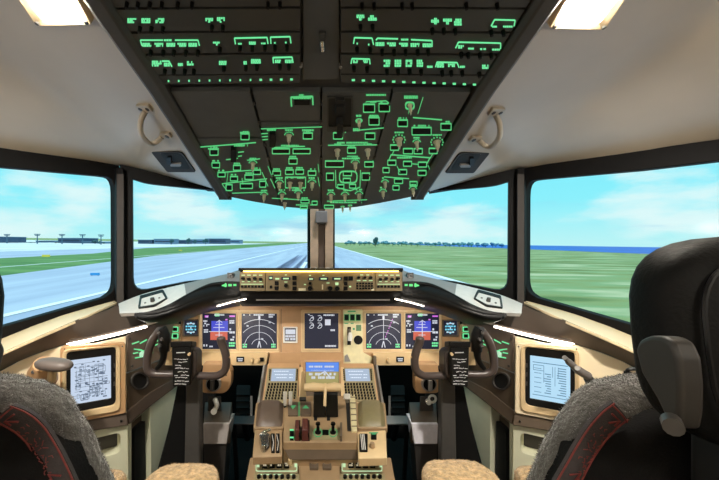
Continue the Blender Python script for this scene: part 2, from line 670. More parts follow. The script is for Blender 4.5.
# ---- sill shelf, inner brown face (side consoles carry on below, see later)
for s in (-1, 1):
    sill_o = [(122, 299.0), (110, 301.5), (75, 311), (60, 315.6), (30, 326.5), (3, 337.5), (-40, 355), (-95, 378)]
    o3, i3 = [], []
    inn = [(121, 300.5), (108, 305.5), (75, 320.6), (60, 327), (30, 340), (10, 349), (-30, 367), (-80, 390)]
    for (ax, ay), (bx, by) in zip(sill_o, inn):
        p = SW[-1].hit(ax, ay)
        o3.append(p)
        dz = p.z - EYE
        y = dz * FOC / (CY - by)
        i3.append(P(bx, by, min(y, p.y)))
    SILL_IN = i3
    mb = MB()
    mb.slab([[mir(s, p) for p in o3], [mir(s, p) for p in i3]], Vector((0, 0, -.012)))
    struct(mb.build('trim_%d' % (6 if s < 0 else 7), M_sill, bevel=.003), 'cream window sill ledge under the %s-hand side window' % SIDE[s])
    low = [(150, 325.5), (118, 332.5), (90, 338.5), (64, 344), (40, 352), (14, 363), (-30, 385), (-80, 412)]
    l3 = []
    ys = [1.60, 1.50, 1.38, 1.27, 1.19, 1.10, .98, .90]
    EPL = Plane.pts(P(125, 300, 1.42), P(63, 300, 1.31), P(125, 400, 1.42))
    l3 = [P(x, y, d) if x > 70 else EPL.hit(x, y, .004) for (x, y), d in zip(low, ys)]
    top = [P(150, 312, 1.62)] + i3[1:]
    top[1] = P(118, 300.5, 1.62)
    mb = MB()
    mb.slab([[mir(s, p) for p in top], [mir(s, p) for p in l3]], mir(s, Vector((-.012, 0.004, -.004))))
    struct(mb.build('trim_%d' % (8 if s < 0 else 9), M_brown, smooth=50), 'brown inner face below the %s-hand window sill' % SIDE[s])
# ================================================================== outside
TILT = math.tan(math.radians(.85))
HG = 6.0


def G(x, y, z=0.0):
    return Vector((x, y, EYE - HG - TILT * x + z))


def ground_quad(name, pts, m, lift, label):
    mb = MB()
    mb.poly([G(x, y, lift) for x, y in pts])
    o = mb.build(name, m, smooth=0)
    return struct(o, label)


def ground_mat(name, cols, scl, rough=.9, rot=0.0, detail=6.0, lo=.35, hi=.65):
    m = bpy.data.materials.new(name)
    m.use_nodes = True
    nt = m.node_tree
    b = nt.nodes['Principled BSDF']
    b.inputs['Roughness'].default_value = rough
    b.inputs['Specular IOR Level'].default_value = .15
    tc = nt.nodes.new('ShaderNodeTexCoord')
    mp = nt.nodes.new('ShaderNodeMapping')
    mp.inputs['Scale'].default_value = scl
    mp.inputs['Rotation'].default_value = (0, 0, rot)
    nz = nt.nodes.new('ShaderNodeTexNoise')
    nz.inputs['Scale'].default_value = 1
    nz.inputs['Detail'].default_value = detail
    cr = nt.nodes.new('ShaderNodeValToRGB')
    cr.color_ramp.elements[0].position = lo
    cr.color_ramp.elements[1].position = hi
    cr.color_ramp.elements[0].color = lin(cols[0])
    cr.color_ramp.elements[1].color = lin(cols[-1])
    for i, c in enumerate(cols[1:-1]):
        e = cr.color_ramp.elements.new(lo + (hi - lo) * (i + 1) / (len(cols) - 1))
        e.color = lin(c)
    nt.links.new(tc.outputs['Object'], mp.inputs['Vector'])
    nt.links.new(mp.outputs['Vector'], nz.inputs['Vector'])
    nt.links.new(nz.outputs['Fac'], cr.inputs['Fac'])
    nt.links.new(cr.outputs['Color'], b.inputs['Base Color'])
    return m


M_grass = ground_mat('airfield_grass', [(100, 122, 74), (138, 150, 98), (132, 158, 112), (184, 186, 148)], (.045, .16, .3))
M_grassd = ground_mat('dark_grass', [(84, 124, 74), (112, 150, 92)], (.05, .2, .3))
M_rwy = ground_mat('runway_asphalt', [(164, 174, 200), (186, 195, 216)], (.3, .02, 1))
M_conc = ground_mat('pale_concrete', [(205, 208, 212), (225, 228, 232)], (.05, .05, 1))
M_mark = mat('runway_paint', (236, 240, 244), .8)
M_skid = ground_mat('tyre_marks', [(140, 148, 182), (156, 164, 196)], (1.2, .02, 1))
M_sea = ground_mat('sea_water', [(2, 78, 172), (8, 100, 200)], (.004, .02, 1), rough=.5)
M_far = mat('hazy_blue_treeline', (92, 140, 160), .9, var=.15, scale=.1)  # blue distance haze is painted into the tree colour

L = 9000
ground_quad('ground', [(-L, -300), (L, -300), (L, L), (-L, L)], M_grass, 0, 'wide flat airfield grass')
ground_quad('ground.001', [(-67, -200), (22.5, -200), (22.5, 1700), (-67, 1700)], M_rwy, .03, 'blue-grey runway asphalt running ahead')
ground_quad('ground.002', [(-91, -200), (-48, -200), (-48, 45), (-61, 130), (-66, 1500), (-120, 1500), (-120, 240), (-91, 140)], M_grassd, .05, 'dark green grass strip beside the runway')
ground_quad('ground.003', [(-900, -100), (-132, -100), (-132, 900), (-900, 900)], M_conc, .05, 'pale concrete apron in front of the airport buildings')
ground_quad('ground.004', [(-132, -200), (-90, -200), (-90, 140), (-119, 240), (-119, 900), (-132, 900)], M_rwy, .04, 'blue-grey taxiway strip between the grass and the apron')
mb = MB()
for x, w in ((-24.5, .9), (21, 1.2), (-64, .8)):
    mb.poly([G(x, -150, .07), G(x + w, -150, .07), G(x + w, 1600, .07), G(x, 1600, .07)])
for k in range(40):
    y = 30 + 45 * k
    mb.poly([G(-4.6, y, .07), G(-3.7, y, .07), G(-3.7, y + 28, .07), G(-4.6, y + 28, .07)])
struct(mb.build('ground_markings', M_mark, smooth=0), 'white runway edge and centre lines')
mb = MB()
for k in range(22):
    x = -6 + rnd.uniform(-4.5, 9.5)
    mb.poly([G(x, 22 + rnd.uniform(0, 20), .06), G(x + 1.3, 22, .06), G(x + 1.0, 120, .06), G(x, 160, .06)])
struct(mb.build('ground_tyre_marks', M_skid, smooth=0), 'dark tyre marks along the runway centre')
# shore: sea beyond the grass to the right, sand line
ground_quad('sea', [(275, -100), (L, -100), (L, L), (1100, L), (275, 300)], M_sea, .12, 'band of bright blue sea beyond the grass')
ground_quad('shore_strip', [(270, -100), (275, -100), (275, 300), (270, 301)], M_conc, .15, 'pale shoreline strip before the sea')

# ---- airport buildings (real distances in metres)
def at_ground(px, dist):
    return (px - CX) / FOC * dist


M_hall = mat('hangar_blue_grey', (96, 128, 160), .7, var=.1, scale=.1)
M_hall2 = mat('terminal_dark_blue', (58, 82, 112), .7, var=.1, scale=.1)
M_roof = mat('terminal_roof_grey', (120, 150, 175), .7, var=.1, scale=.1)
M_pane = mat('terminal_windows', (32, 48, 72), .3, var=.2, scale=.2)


def building(px0, px1, top_px, dist, depth, m, label):
    x0, x1 = at_ground(px0, dist), at_ground(px1, dist)
    g = G((x0 + x1) / 2, dist)
    h = EYE + (CY - top_px) / FOC * dist - g.z
    t = thing('terminal_building', label, 'building', g, 'airport buildings along the apron')
    pl = Plane((0, dist, 0), (0, -1, 0))
    mb = MB()
    mb.box(((x0 + x1) / 2, dist + depth / 2, g.z + h / 2), (x1 - x0, depth, h))
    mb.build('walls', m, t)
    mb = MB()
    mb.box(((x0 + x1) / 2, dist + depth / 2, g.z + h + .25), (x1 - x0 + 1.2, depth + 1.2, .6))
    mb.build('roof', M_roof, t)
    mb = MB()
    mb.box(((x0 + x1) / 2, dist - .1, g.z + h * .55), ((x1 - x0) * .92, .3, h * .22))
    mb.build('window_band', M_pane, t)
    return t


for a in ((-30, 1.5, 237, 380, 32, M_hall2, 'dark block at the far outer edge of the side window'),
          (6.5, 32, 242.5, 420, 30, M_hall2, 'long low dark terminal hall under the first two light masts'),
          (36, 54.5, 241, 458, 30, M_hall, 'low blue hall between the terminal and the taller block'),
          (58, 80.5, 238.3, 430, 34, M_hall2, 'tallest blue block with flat roof among the airport buildings'),
          (82, 104, 242, 430, 26, M_hall, 'low shed behind the trees by the window post'),
          (138, 152, 240, 470, 26, M_hall2, 'first hangar seen past the window post'),
          (154, 171, 239.2, 470, 26, M_hall, 'pale blue hangar second from the window post'),
          (173, 186, 240.2, 520, 26, M_hall2, 'dark low hangar in the middle of the hangar row'),
          (190, 204, 239.6, 560, 26, M_hall, 'blue hangar near the end of the hangar row'),
          (207, 226, 238.8, 600, 30, M_hall2, 'wide dark hangar at the far end of the row'),
          (229, 240, 240, 700, 26, M_hall, 'smallest distant hangar nearest the runway')):
    building(*a)

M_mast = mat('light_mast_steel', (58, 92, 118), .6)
for px, top, lab in ((7, 234.5, 'apron light mast standing by the dark block'), (37.3, 234.3, 'apron light mast over the low terminal hall'),
                     (62, 234.5, 'apron light mast beside the tallest blue block'), (82.5, 234.7, 'apron light mast just past the tallest blue block'),
                     (101, 235, 'apron light mast nearest the window post')):
    d = 352
    x = at_ground(px, d)
    g = G(x, d)
    t = thing('light_mast', lab, 'light mast', g, 'apron light masts')
    topz = EYE + (CY - top) / FOC * d
    mb = MB()
    mb.cyl(g, (x, d, topz), .55, .4, 8)
    mb.build('pole', M_mast, t)
    mb = MB()
    mb.box((x, d, topz), (5.5, 1.2, .8))
    mb.box((x, d, topz - 1.2), (4.2, 1.2, .7))
    mb.build('lamp_head', M_mast, t)


def tree(px, top, dist, w, m, label, group):
    x = at_ground(px, dist)
    g = G(x, dist)
    h = EYE + (CY - top) / FOC * dist - g.z
    t = thing('tree', label, 'tree', g, group)
    mb = MB()
    mb.cyl(g, g + Vector((0, 0, h * .5)), .5, .3, 7)
    mb.build('trunk', mat('tree_bark', (70, 66, 58), .9), t)
    mb = MB()
    for k in range(7):
        mb.blob(g + Vector((rnd.uniform(-.32, .32) * w, rnd.uniform(-.3, .3) * w, h * rnd.uniform(.42, .78))),
                (w * rnd.uniform(.22, .36), w * .3, h * rnd.uniform(.16, .24)), 8, 6)
    mb.build('crown', m, t)


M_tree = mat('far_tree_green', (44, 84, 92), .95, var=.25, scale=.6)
for px, top, d, w in ((95, 239.5, 410, 7), (99.6, 241, 402, 4), (104, 242, 410, 4), (31, 242, 402, 7), (56, 241.5, 410, 5), (171.5, 239, 455, 7), (188, 237.8, 500, 7),
                      (205.5, 238, 540, 8), (227, 239, 640, 8), (195, 239.5, 520, 6)):
    tree(px, top, d, w, M_tree, 'dark bushy tree among the airport buildings', 'trees among the airport buildings')
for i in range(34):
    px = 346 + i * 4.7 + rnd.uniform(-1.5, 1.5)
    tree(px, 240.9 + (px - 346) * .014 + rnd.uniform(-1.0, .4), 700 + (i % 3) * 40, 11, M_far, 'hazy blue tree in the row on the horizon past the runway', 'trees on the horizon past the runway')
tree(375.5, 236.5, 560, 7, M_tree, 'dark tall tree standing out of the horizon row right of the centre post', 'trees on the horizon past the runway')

# ---- small runway furniture
M_yel = mat('sign_yellow', (245, 220, 90), .6)
for px, py, col, lab in ((46, 257.5, M_yel, 'small yellow taxiway sign on the dark grass strip'), (180.5, 251, M_yel, 'small yellow marker sign near the runway end'),
                         (95, 276, mat('sign_blue', (60, 150, 215), .6), 'small blue sign at the pavement edge near the window post')):
    dx = (px - CX) / FOC
    y = HG / ((py - CY) / FOC - TILT * dx)
    x = dx * y
    g = G(x, y)
    t = thing('taxiway_sign', lab, 'sign', g)
    w = (8 if col is M_yel else 9) / FOC * y
    if px > 150:
        w *= .4
    mb = MB()
    mb.box(g + Vector((0, 0, w * .22)), (w, .15, w * .26))
    mb.build('sign_board', col, t)
    for k in (-.35, .35):
        mb = MB()
        mb.box(g + Vector((k * w, 0, w * .06)), (.06, .08, w * .14))
        mb.build('post', M_mast, t)

# ---- sky
w = bpy.data.worlds.new('sky')
SC.world = w
w.use_nodes = True
nt = w.node_tree
bg = nt.nodes['Background']
tc = nt.nodes.new('ShaderNodeTexCoord')
sep = nt.nodes.new('ShaderNodeSeparateXYZ')
nt.links.new(tc.outputs['Generated'], sep.inputs[0])
cr = nt.nodes.new('ShaderNodeValToRGB')
cr.color_ramp.elements[0].position = 0.0
cr.color_ramp.elements[0].color = lin((186, 242, 244))
cr.color_ramp.elements[1].position = .35
cr.color_ramp.elements[1].color = lin((108, 230, 252))
e = cr.color_ramp.elements.new(.10)
e.color = lin((140, 238, 250))
nt.links.new(sep.outputs['Z'], cr.inputs['Fac'])


def cloud(scale, lo, hi, seedv, det=6):
    mp = nt.nodes.new('ShaderNodeMapping')
    mp.inputs['Scale'].default_value = scale
    mp.inputs['Location'].default_value = seedv
    nz = nt.nodes.new('ShaderNodeTexNoise')
    nz.inputs['Scale'].default_value = 1
    nz.inputs['Detail'].default_value = det
    nz.inputs['Roughness'].default_value = .55
    nt.links.new(tc.outputs['Generated'], mp.inputs['Vector'])
    nt.links.new(mp.outputs['Vector'], nz.inputs['Vector'])
    r = nt.nodes.new('ShaderNodeMapRange')
    r.interpolation_type = 'SMOOTHSTEP'
    r.inputs['From Min'].default_value = lo
    r.inputs['From Max'].default_value = hi
    nt.links.new(nz.outputs['Fac'], r.inputs['Value'])
    return r.outputs['Result']


def mixc(a, col, fac, k=1.0):
    m = nt.nodes.new('ShaderNodeMix')
    m.data_type = 'RGBA'
    ml = nt.nodes.new('ShaderNodeMath')
    ml.operation = 'MULTIPLY'
    ml.inputs[1].default_value = k
    nt.links.new(fac, ml.inputs[0])
    nt.links.new(ml.outputs[0], m.inputs['Factor'])
    nt.links.new(a, m.inputs['A'])
    m.inputs['B'].default_value = lin(col)
    return m.outputs['Result']


c1 = mixc(cr.outputs['Color'], (226, 248, 248), cloud((3.0, 3.0, 9), .44, .62, (1.3, .2, .5)), .9)
c2 = mixc(c1, (150, 212, 236), cloud((2.6, 2.6, 14), .52, .70, (4.1, 2.2, .1)), .75)
nt.links.new(c2, bg.inputs['Color'])
bg.inputs['Strength'].default_value = 1.06

sun = bpy.data.lights.new('sun', 'SUN')
sun.energy = 2.2
sun.angle = math.radians(3)
sun.color = (1, .96, .9)
so = bpy.data.objects.new('sun', sun)
COL.objects.link(so)
so.rotation_euler = (math.radians(24), math.radians(12), 0)   # high sun, from behind the nose line
# ================================================================== overhead panel
FP = Plane.pts(Vector((-1, .878, EYE + .389)), Vector((1, .878, EYE + .389)), Vector((0, 1.47, EYE + oh_z(1.47))))
AP = Plane.pts(Vector((-1, .878, EYE + .389)), Vector((1, .878, EYE + .389)), Vector((0, .5, EYE + oh_z(.5))))
oh = thing('overhead_panel', 'dark grey overhead panel full of green backlit switches hanging between the ceiling halves', 'overhead panel', (0, 1.0, EYE + .45))
up = Vector((0, 0, 1))

# base housing: solid following the two slopes with the curved front lip
front = [(221, 195.5), (240, 200.5), (262, 205.5), (285, 209.3), (305, 211), (321, 211.5), (337, 211), (357, 209.3), (380, 205.5), (402, 200.5), (421, 195.5)]
fl = [FP.hit(x, y, -.012) for x, y in front]
brk = [Vector((x, .878, EYE + .389 + .012)) for x in [(-.42 + .84 * i / 10) for i in range(11)]]
back = [Vector((x, .40, EYE + oh_z(.40) + .012)) for x in [(-.42 + .84 * i / 10) for i in range(11)]]
mb = MB()
mb.slab([fl, brk, back], Vector((0, 0, .09)))
mb.build('housing', M_oh, oh, smooth=20)

# side rails
RX = {-1: -.408, 1: .415}
for s in (-1, 1):
    mb = MB()
    pts = [Vector((RX[s], .42, EYE + oh_z(.42))), Vector((RX[s], .878, EYE + oh_z(.878))), Vector((RX[s] * .993, 1.468, EYE + oh_z(1.468)))]
    rows = []
    for p in pts:
        rows.append([p + Vector((dx * s, 0, dz)) for dx, dz in ((.024, .03), (.024, -.012), (.012, -.022), (-.016, -.022), (-.026, -.01), (-.026, .03))])
    vs = mb.grid(rows, closed=True)
    mb.face(vs[0]); mb.face(vs[-1])
    r = mb.build('side_rail', M_ohrail, oh, bevel=.003)
    # round nose of the rail
    mb = MB()
    mb.cyl(pts[2] + Vector((s * .02, 0, -.004)), pts[2] + Vector((-s * .03, 0.006, -.004)), .017, n=14)
    mb.build('rail_end', M_ohdk, r)

# ---- aft part: breaker rows, left and right of a plain centre strip
AP.ref, FP.ref = .010, .009
LEG = []      # (plane, rects) legends gather into one mesh per panel


def edge_x(py):   # inner edge of the left rail
    return 109 + (py) * .62


rows_y = [(-14, 7.6), (9.6, 31.6), (33.6, 53.6), (55.6, 74.6)]
for s in (-1, 1):
    mb = MB()
    for k, (ya, yb) in enumerate(rows_y):
        d = .4 if s < 0 else -.4
        mb.prism(AP, [(sx(s, edge_x(ya)), ya), (sx(s, 301), ya - 1), (sx(s, 301), yb - 1), (sx(s, edge_x(yb)), yb)], -.004, .010, inset=.002)
    mb.prism(AP, [(sx(s, edge_x(76.5)), 76.5), (sx(s, 301), 75.5), (sx(s, 301), 84), (sx(s, edge_x(85)), 85)], -.004, .008, inset=.002)
    b = mb.build('breaker_panel', M_ohdk, oh)
    mb = MB()
    T = lambda x0, y0, x1, y1, rows, sd, f=.85: plate_text(mb, AP, sx(s, x0) if s < 0 else sx(s, x1), y0, sx(s, x1) if s < 0 else sx(s, x0), y1, .011, .0125, rows, sd, f)
    knobs = []
    if s < 0:
        for i, x in enumerate((132, 146, 160)):
            T(x - 4.5, 17.5, x + 4.5, 22.5, 3, i)
        for i, x in enumerate((209, 220.5)):
            T(x - 3.5, 16.5 + .8 * (1 - i), x + 4.5, 20.5, 2, 10 + i); T(x - .8, 20.5, x + 1.4, 22, 1, 14 + i, 1)
        mb.line(AP, [(142, 45), (140.5, 39.5), (163, 39.5)], 1.0, .011, .0125)
        mb.line(AP, [(175, 39.5), (198, 39.5), (199.5, 45)], 1.0, .011, .0125)
        T(164, 38.6, 172, 40.6, 1, 20, 1)
        for i, x in enumerate((147, 159, 171, 182, 193)):
            T(x - 4.5, 42.2, x + 4.5, 46.2, 2, 30 + i, .95)
        T(213, 41, 220, 43, 1, 36, 1); T(216, 43, 218, 45, 1, 37, 1)
        mb.line(AP, [(235.5, 43.5), (234.5, 37.5), (267, 36.8), (268, 43)], 1.1, .011, .0125)
        T(249, 41, 256, 44, 2, 38, 1); T(238, 42.3, 242, 44, 1, 39, 1); T(261, 42, 266, 43.6, 1, 40, 1)
        mb.line(AP, [(271, 43), (270.5, 36.5), (290, 36), (291, 42.5)], 1.1, .011, .0125)
        T(274, 41.5, 276, 43, 1, 41, 1); T(285, 41, 287, 42.8, 1, 42, 1)
        T(152, 60, 162, 66, 3, 43); mb.line(AP, [(162, 60.5), (169, 60.5), (172, 66)], 1.1, .011, .0125); T(164, 62, 170, 66, 2, 44)
        T(178, 62.5, 183, 65.5, 2, 45); T(187, 60.5, 194, 65, 2, 46)
        T(219, 60.2, 227, 64.5, 2, 47, 1); T(243.5, 60.5, 247, 64, 2, 48, 1); T(251, 58.5, 261, 63, 3, 49, 1)
        mb.line(AP, [(273.5, 62.5), (273, 57), (292, 56.5), (293, 62)], 1.2, .011, .0125)
        T(275, 59, 281, 62.5, 2, 50, 1); T(285, 59, 292, 62.5, 2, 51, 1)
        for i in range(13):
            x = 168.5 + i * 10.25
            mb.rect(AP, x - .8 - (.5 if i > 8 else 0), 80.6 - i * .14, x + .8 + (.5 if i > 8 else 0), 82.2 - i * .14, .0085, .010)
        knobs = [(140, 27.5), (151.5, 27.5), (163, 27.5), (223, 26), (212, 26)] + [(x, 51) for x in (151, 163.5, 174, 186, 198)] + [(220, 48), (240, 46.5), (252.5, 46.5), (265, 46), (275, 46), (287, 45.8)] + \
                [(x, 70) for x in (165, 174, 185, 194)] + [(224, 67), (246, 66), (257, 65.5), (280, 65), (289, 65)] + [(x, 3) for x in (127, 138, 150, 162, 178, 192, 268, 280)]
    else:
        L_ = lambda pts: mb.line(AP, pts, 1.1, .011, .0125)
        TT = lambda x0, y0, x1, y1, rows, sd, f=.95: plate_text(mb, AP, x0, y0, x1, y1, .011, .0125, rows, sd, f)
        TT(356.5, 14, 364.5, 17.5, 2, 1); TT(359, 17.5, 362, 20, 1, 2); TT(370, 14.5, 374, 17, 1, 3); TT(368, 17, 377, 20, 2, 3)
        TT(431, 19, 439, 22, 2, 4); TT(434, 17, 437, 24, 2, 5); TT(443, 18, 452, 21, 2, 6); TT(446, 21, 449, 24, 1, 7); TT(454, 18, 462, 25, 3, 8)
        L_([(491, 25.5), (494.5, 19), (515, 19.5), (514, 25.5)]); TT(492, 25, 497, 27, 1, 9); TT(503, 25, 513, 27, 1, 10)
        L_([(353.5, 43), (354.5, 37), (372, 37.5), (373.5, 44)]); TT(356.5, 42, 358.5, 44, 1, 11); TT(368, 43, 370, 45, 1, 12)
        L_([(376, 39.5), (377.5, 37.6), (398, 38.2)]); TT(401, 38, 409, 40, 1, 13); L_([(411, 39), (432, 40), (432, 46)])
        for i, x in enumerate((380, 391.5, 403.5, 415, 427)):
            TT(x - 4.5, 41.5 + i * .3, x + 4.5, 45.5 + i * .3, 2, 14 + i)
        L_([(455.5, 47.5), (458.5, 41.5), (500.5, 42.5), (500.5, 48)]); TT(458, 44.5, 464, 48, 2, 20); TT(468, 47, 474, 49, 1, 21); TT(480, 47.5, 486, 49.5, 1, 22); TT(492, 48, 500, 50, 1, 23)
        L_([(351, 63), (352, 58), (369.5, 58.5), (370, 63.5)]); TT(353, 59.5, 358, 62.5, 2, 24); TT(363, 59.5, 368, 62.5, 2, 25)
        for i, x in enumerate((387, 398, 409, 420)):
            TT(x - 3.4, 59, x + 3.4, 66.5, 3, 26 + i)
        TT(427, 65, 433, 67.5, 1, 31); L_([(435.5, 66.5), (437, 61.5), (457, 62), (459, 67)]); TT(437, 62.5, 444, 67, 3, 32); TT(448, 63, 455, 66.5, 2, 33); TT(460, 65, 465, 67.5, 1, 34); TT(482, 64, 488.5, 68.5, 2, 35)
        for i in range(13):
            x = 353.3 + i * 10.1
            mb.rect(AP, x - 1.6, 79.6 + i * .37, x + 1.6, 81.2 + i * .37, .0085, .010)
        knobs = [(360.5, 25.5), (372.5, 25.5), (432, 29), (443.5, 29), (455, 29.5), (491, 31), (503, 31), (357, 48), (370, 48.5)] + [(x, 50.5) for x in (382, 394, 405.5, 417.5, 428)] + \
                [(461, 53), (468, 53.5), (479.5, 53.8), (491, 54)] + [(354, 67), (367, 67.5), (387, 70), (398, 70), (409.5, 70), (421, 70.5), (442, 71.5), (451, 71.5), (462, 71.5), (479, 73)] + [(x, 4) for x in (362, 374, 402, 412, 466, 497)]
    mb.build('legend', G_green, b)
    for x, y in knobs:
        mb = MB()
        mb.disc(AP, x, y, 2.1, .010, .022, 10, 1.7)
        mb.build('rotary_knob', M_btn, oh)
mb = MB()
mb.prism(AP, [(303, -14), (339, -14), (339, 82), (303, 82)], -.004, .004, inset=.002)
cs = mb.build('centre_strip', M_oh, oh)
mb = MB()
mb.prism(AP, rr(319, 33, 326, 52, 1.5), .004, .012)
h = mb.build('latch', M_ohdk, oh, bevel=.001)
mb = MB()
mb.prism(AP, rr(320, 33, 324.5, 40, 1), .012, .03, inset=.002)
mb.prism(AP, rr(320.6, 41, 324.8, 47.5, 1), .012, .024, inset=.002)
mb.build('latch_lever', M_chrome, h, bevel=.001)
for x, y in ((301, 66.5), (340.5, 67)):
    mb = MB()
    mb.disc(AP, x, y, 1.6, 0, .012, 10)
    mb.build('screw', M_grey, oh)

# ---- forward part: four module columns
def ohx(frac, py):  # x at fraction across the panel at row py
    y = FP.hit(CX, py).y
    return CX + frac * .38 / y * FOC


fr = [(-1, -.355), (-.345, -.005), (.005, .455), (.465, 1)]
fr = [(-1.0, -.47), (-.455, .0), (.012, .47), (.485, 1.0)]
mods = []
bot_c = lambda x: 211.0 - ((x - CX) / 100.) ** 2 * 15.2
for i, (a, b_) in enumerate(fr):
    q = [(ohx(a, 92), 92), (ohx(b_, 92), 92), (ohx(b_, 124), 124)]
    mb = MB()
    top = [(ohx(a + (b_ - a) * t, 92), 92) for t in (0, .25, .5, .75, 1)]
    botm = []
    for t in (1, .75, .5, .25, 0):
        f = a + (b_ - a) * t
        x = ohx(f, 205)
        y = bot_c(x) - 2.5
        x = ohx(f, y)
        botm.append((x, y))
    # blank upper part and switch part
    ysplit = (138, 122, 0, 0)[i]
    if ysplit:
        mid = [(ohx(a + (b_ - a) * t, ysplit), ysplit) for t in (1, .75, .5, .25, 0)]
        mb.prism(FP, top + mid, -.006, .006, inset=.002)
        mid2 = [(ohx(a + (b_ - a) * t, ysplit + 1.2), ysplit + 1.2) for t in (0, .25, .5, .75, 1)]
        mb.prism(FP, mid2 + botm, -.006, .008, inset=.002)
    else:
        mb.prism(FP, top + botm, -.006, .008, inset=.002)
    mods.append(mb.build('switch_panel', M_oh, oh))
for fx in (-.4625, .006, .4775):
    for y in (104, 123, 145, 158, 175):
        mb = MB()
        mb.disc(FP, ohx(fx, y), y, 1.5, .004, .012, 8)
        mb.build('fastener', M_ohdk, oh)

LG = [MB() for _ in range(4)]
H0, H1 = .0090, .0112
BT = []    # push buttons
KN = []    # pointer knobs


def button(i, x, y, w=8.5, h=6, label_above=True, skew=0):
    q = rr(x - w / 2, y - h / 2, x + w / 2, y + h / 2, .6, 2)
    q2 = rr(x - w / 2 + .75, y - h / 2 + .7, x + w / 2 - .75, y + h / 2 - .7, .4, 2)
    LG[i].ring(FP, q, q2, .006, H1)
    if label_above:
        plate_text(LG[i], FP, x - w * .4, y - h / 2 - 2.4, x + w * .4, y - h / 2 - .8, H0, H1, 1, int(x * 3 + y), .8)
    BT.append((x, y, w - 1.6, h - 1.5))


def knob(i, x, y, r=2.4, arc=True, big=False):
    if arc:
        pl = FP
        for k in range(7):
            a = math.radians(200 + k * 140 / 6)
            rx, ry = r * 1.75, r * 1.5
            cx_, cy_ = x + math.cos(a) * rx, y + math.sin(a) * ry
            LG[i].rect(pl, cx_ - .5, cy_ - .45, cx_ + .5, cy_ + .45, H0, H1)
    plate_text(LG[i], FP, x - r * 1.5, y - r * 2.1 - 1.2, x + r * 1.5, y - r * 2.1 + .4, H0, H1, 1, int(x * 5 + y), .85)
    KN.append((x, y, r))


def ln(i, *pts, w=.9):
    LG[i].line(FP, list(pts), w * .62, H0, H1)


def lab(i, x0, y0, x1, y1, rows=1, f=.9):
    plate_text(LG[i], FP, x0, y0, x1, y1, H0, H1, rows, int(x0 * 7 + y0), f)


# left column
ln(0, (197.5, 147), (256, 142.3), w=1.1)
button(0, 245, 136.5, 9, 6.5); lab(0, 240, 131.5, 250, 133.5)
button(0, 214, 152, 9, 6.5); lab(0, 208, 147.8, 219, 149.3)
lab(0, 234, 144, 248, 146.4); ln(0, (226, 159.5), (238, 158), w=.8); ln(0, (238, 152), (244, 151.5)); ln(0, (238, 156), (242, 155.6))
button(0, 215.8, 165, 8.5, 5.5)
button(0, 237, 167.6, 8, 5.5)
knob(0, 253, 163.6, 2.3); ln(0, (247, 160), (260, 158.5))
button(0, 221.5, 174.4, 8, 5); button(0, 257, 172, 8, 5)
ln(0, (218, 184), (267, 178.5), w=1); ln(0, (224, 172), (252, 170)); ln(0, (228, 172), (226, 190)); ln(0, (262, 172), (268, 186)); ln(0, (242, 178), (243, 184)); ln(0, (221, 183), (227, 190))
button(0, 234, 178.5, 8, 5); button(0, 249, 177, 9, 5)
button(0, 229, 187.4, 7, 6.5, False); button(0, 246.4, 185.8, 13, 5.5, False); button(0, 262.7, 184, 7, 6.5, False)
ln(0, (232, 193), (262, 192), w=.8)
knob(0, 264.2, 195.2, 2.1)
# centre-left column
LG[1].line(FP, [(291.5, 106), (291, 97), (312.5, 96.2), (313, 104.5)], 1.4, H0, H1); lab(1, 293, 96.8, 311, 98.8, 1, 1); lab(1, 299, 94, 304, 96)
BT.append((302, 102.5, 16, 5))
ln(1, (261, 128.6), (322, 126.6), w=.6)
for y in (133.5, 136.5, 139.5):
    ln(1, (261 + (y - 133) * .2, y), (268, y - .4), w=.8)
lab(1, 267, 128.6, 276, 131)
knob(1, 289, 135.7, 2.6); button(1, 307.8, 135.7, 10, 6.5); lab(1, 302, 129, 314, 131)
ln(1, (274, 147.3), (305, 146)); lab(1, 281, 144.6, 299, 146)
button(1, 280.9, 151, 18, 5.6, False); button(1, 301.6, 151, 18, 5.4, False)
button(1, 293, 161, 9, 6)
ln(1, (268, 166), (272, 176)); ln(1, (318, 164), (319, 172)); ln(1, (270.5, 178.5), (275, 188)); ln(1, (318, 177), (319.5, 186))
for x, y in ((276.7, 173), (289.4, 171.9), (299.7, 171.7), (312, 173)):
    button(1, x, y, 8.6, 5)
LG[1].ring(FP, rr(285, 176.5, 306, 188, 1), rr(285.8, 177.3, 305.2, 187.2, .6), H0, H1)
for x in (279.4, 290, 300.5, 312):
    knob(1, x, 183, 2.3, x in (279.4, 312))
knob(1, 282, 194.8, 2.2); knob(1, 298.4, 193.6, 2.2); lab(1, 292, 189.2, 305, 190.8)
button(1, 305, 201.3, 9, 3.6); button(1, 314.6, 202.8, 6, 4, False); button(1, 303.8, 207.4, 8, 3, False); knob(1, 284.8, 203.2, 2, False); lab(1, 296, 204.2, 318, 205.3)
ln(1, (272, 198), (300, 199.5), w=.7)
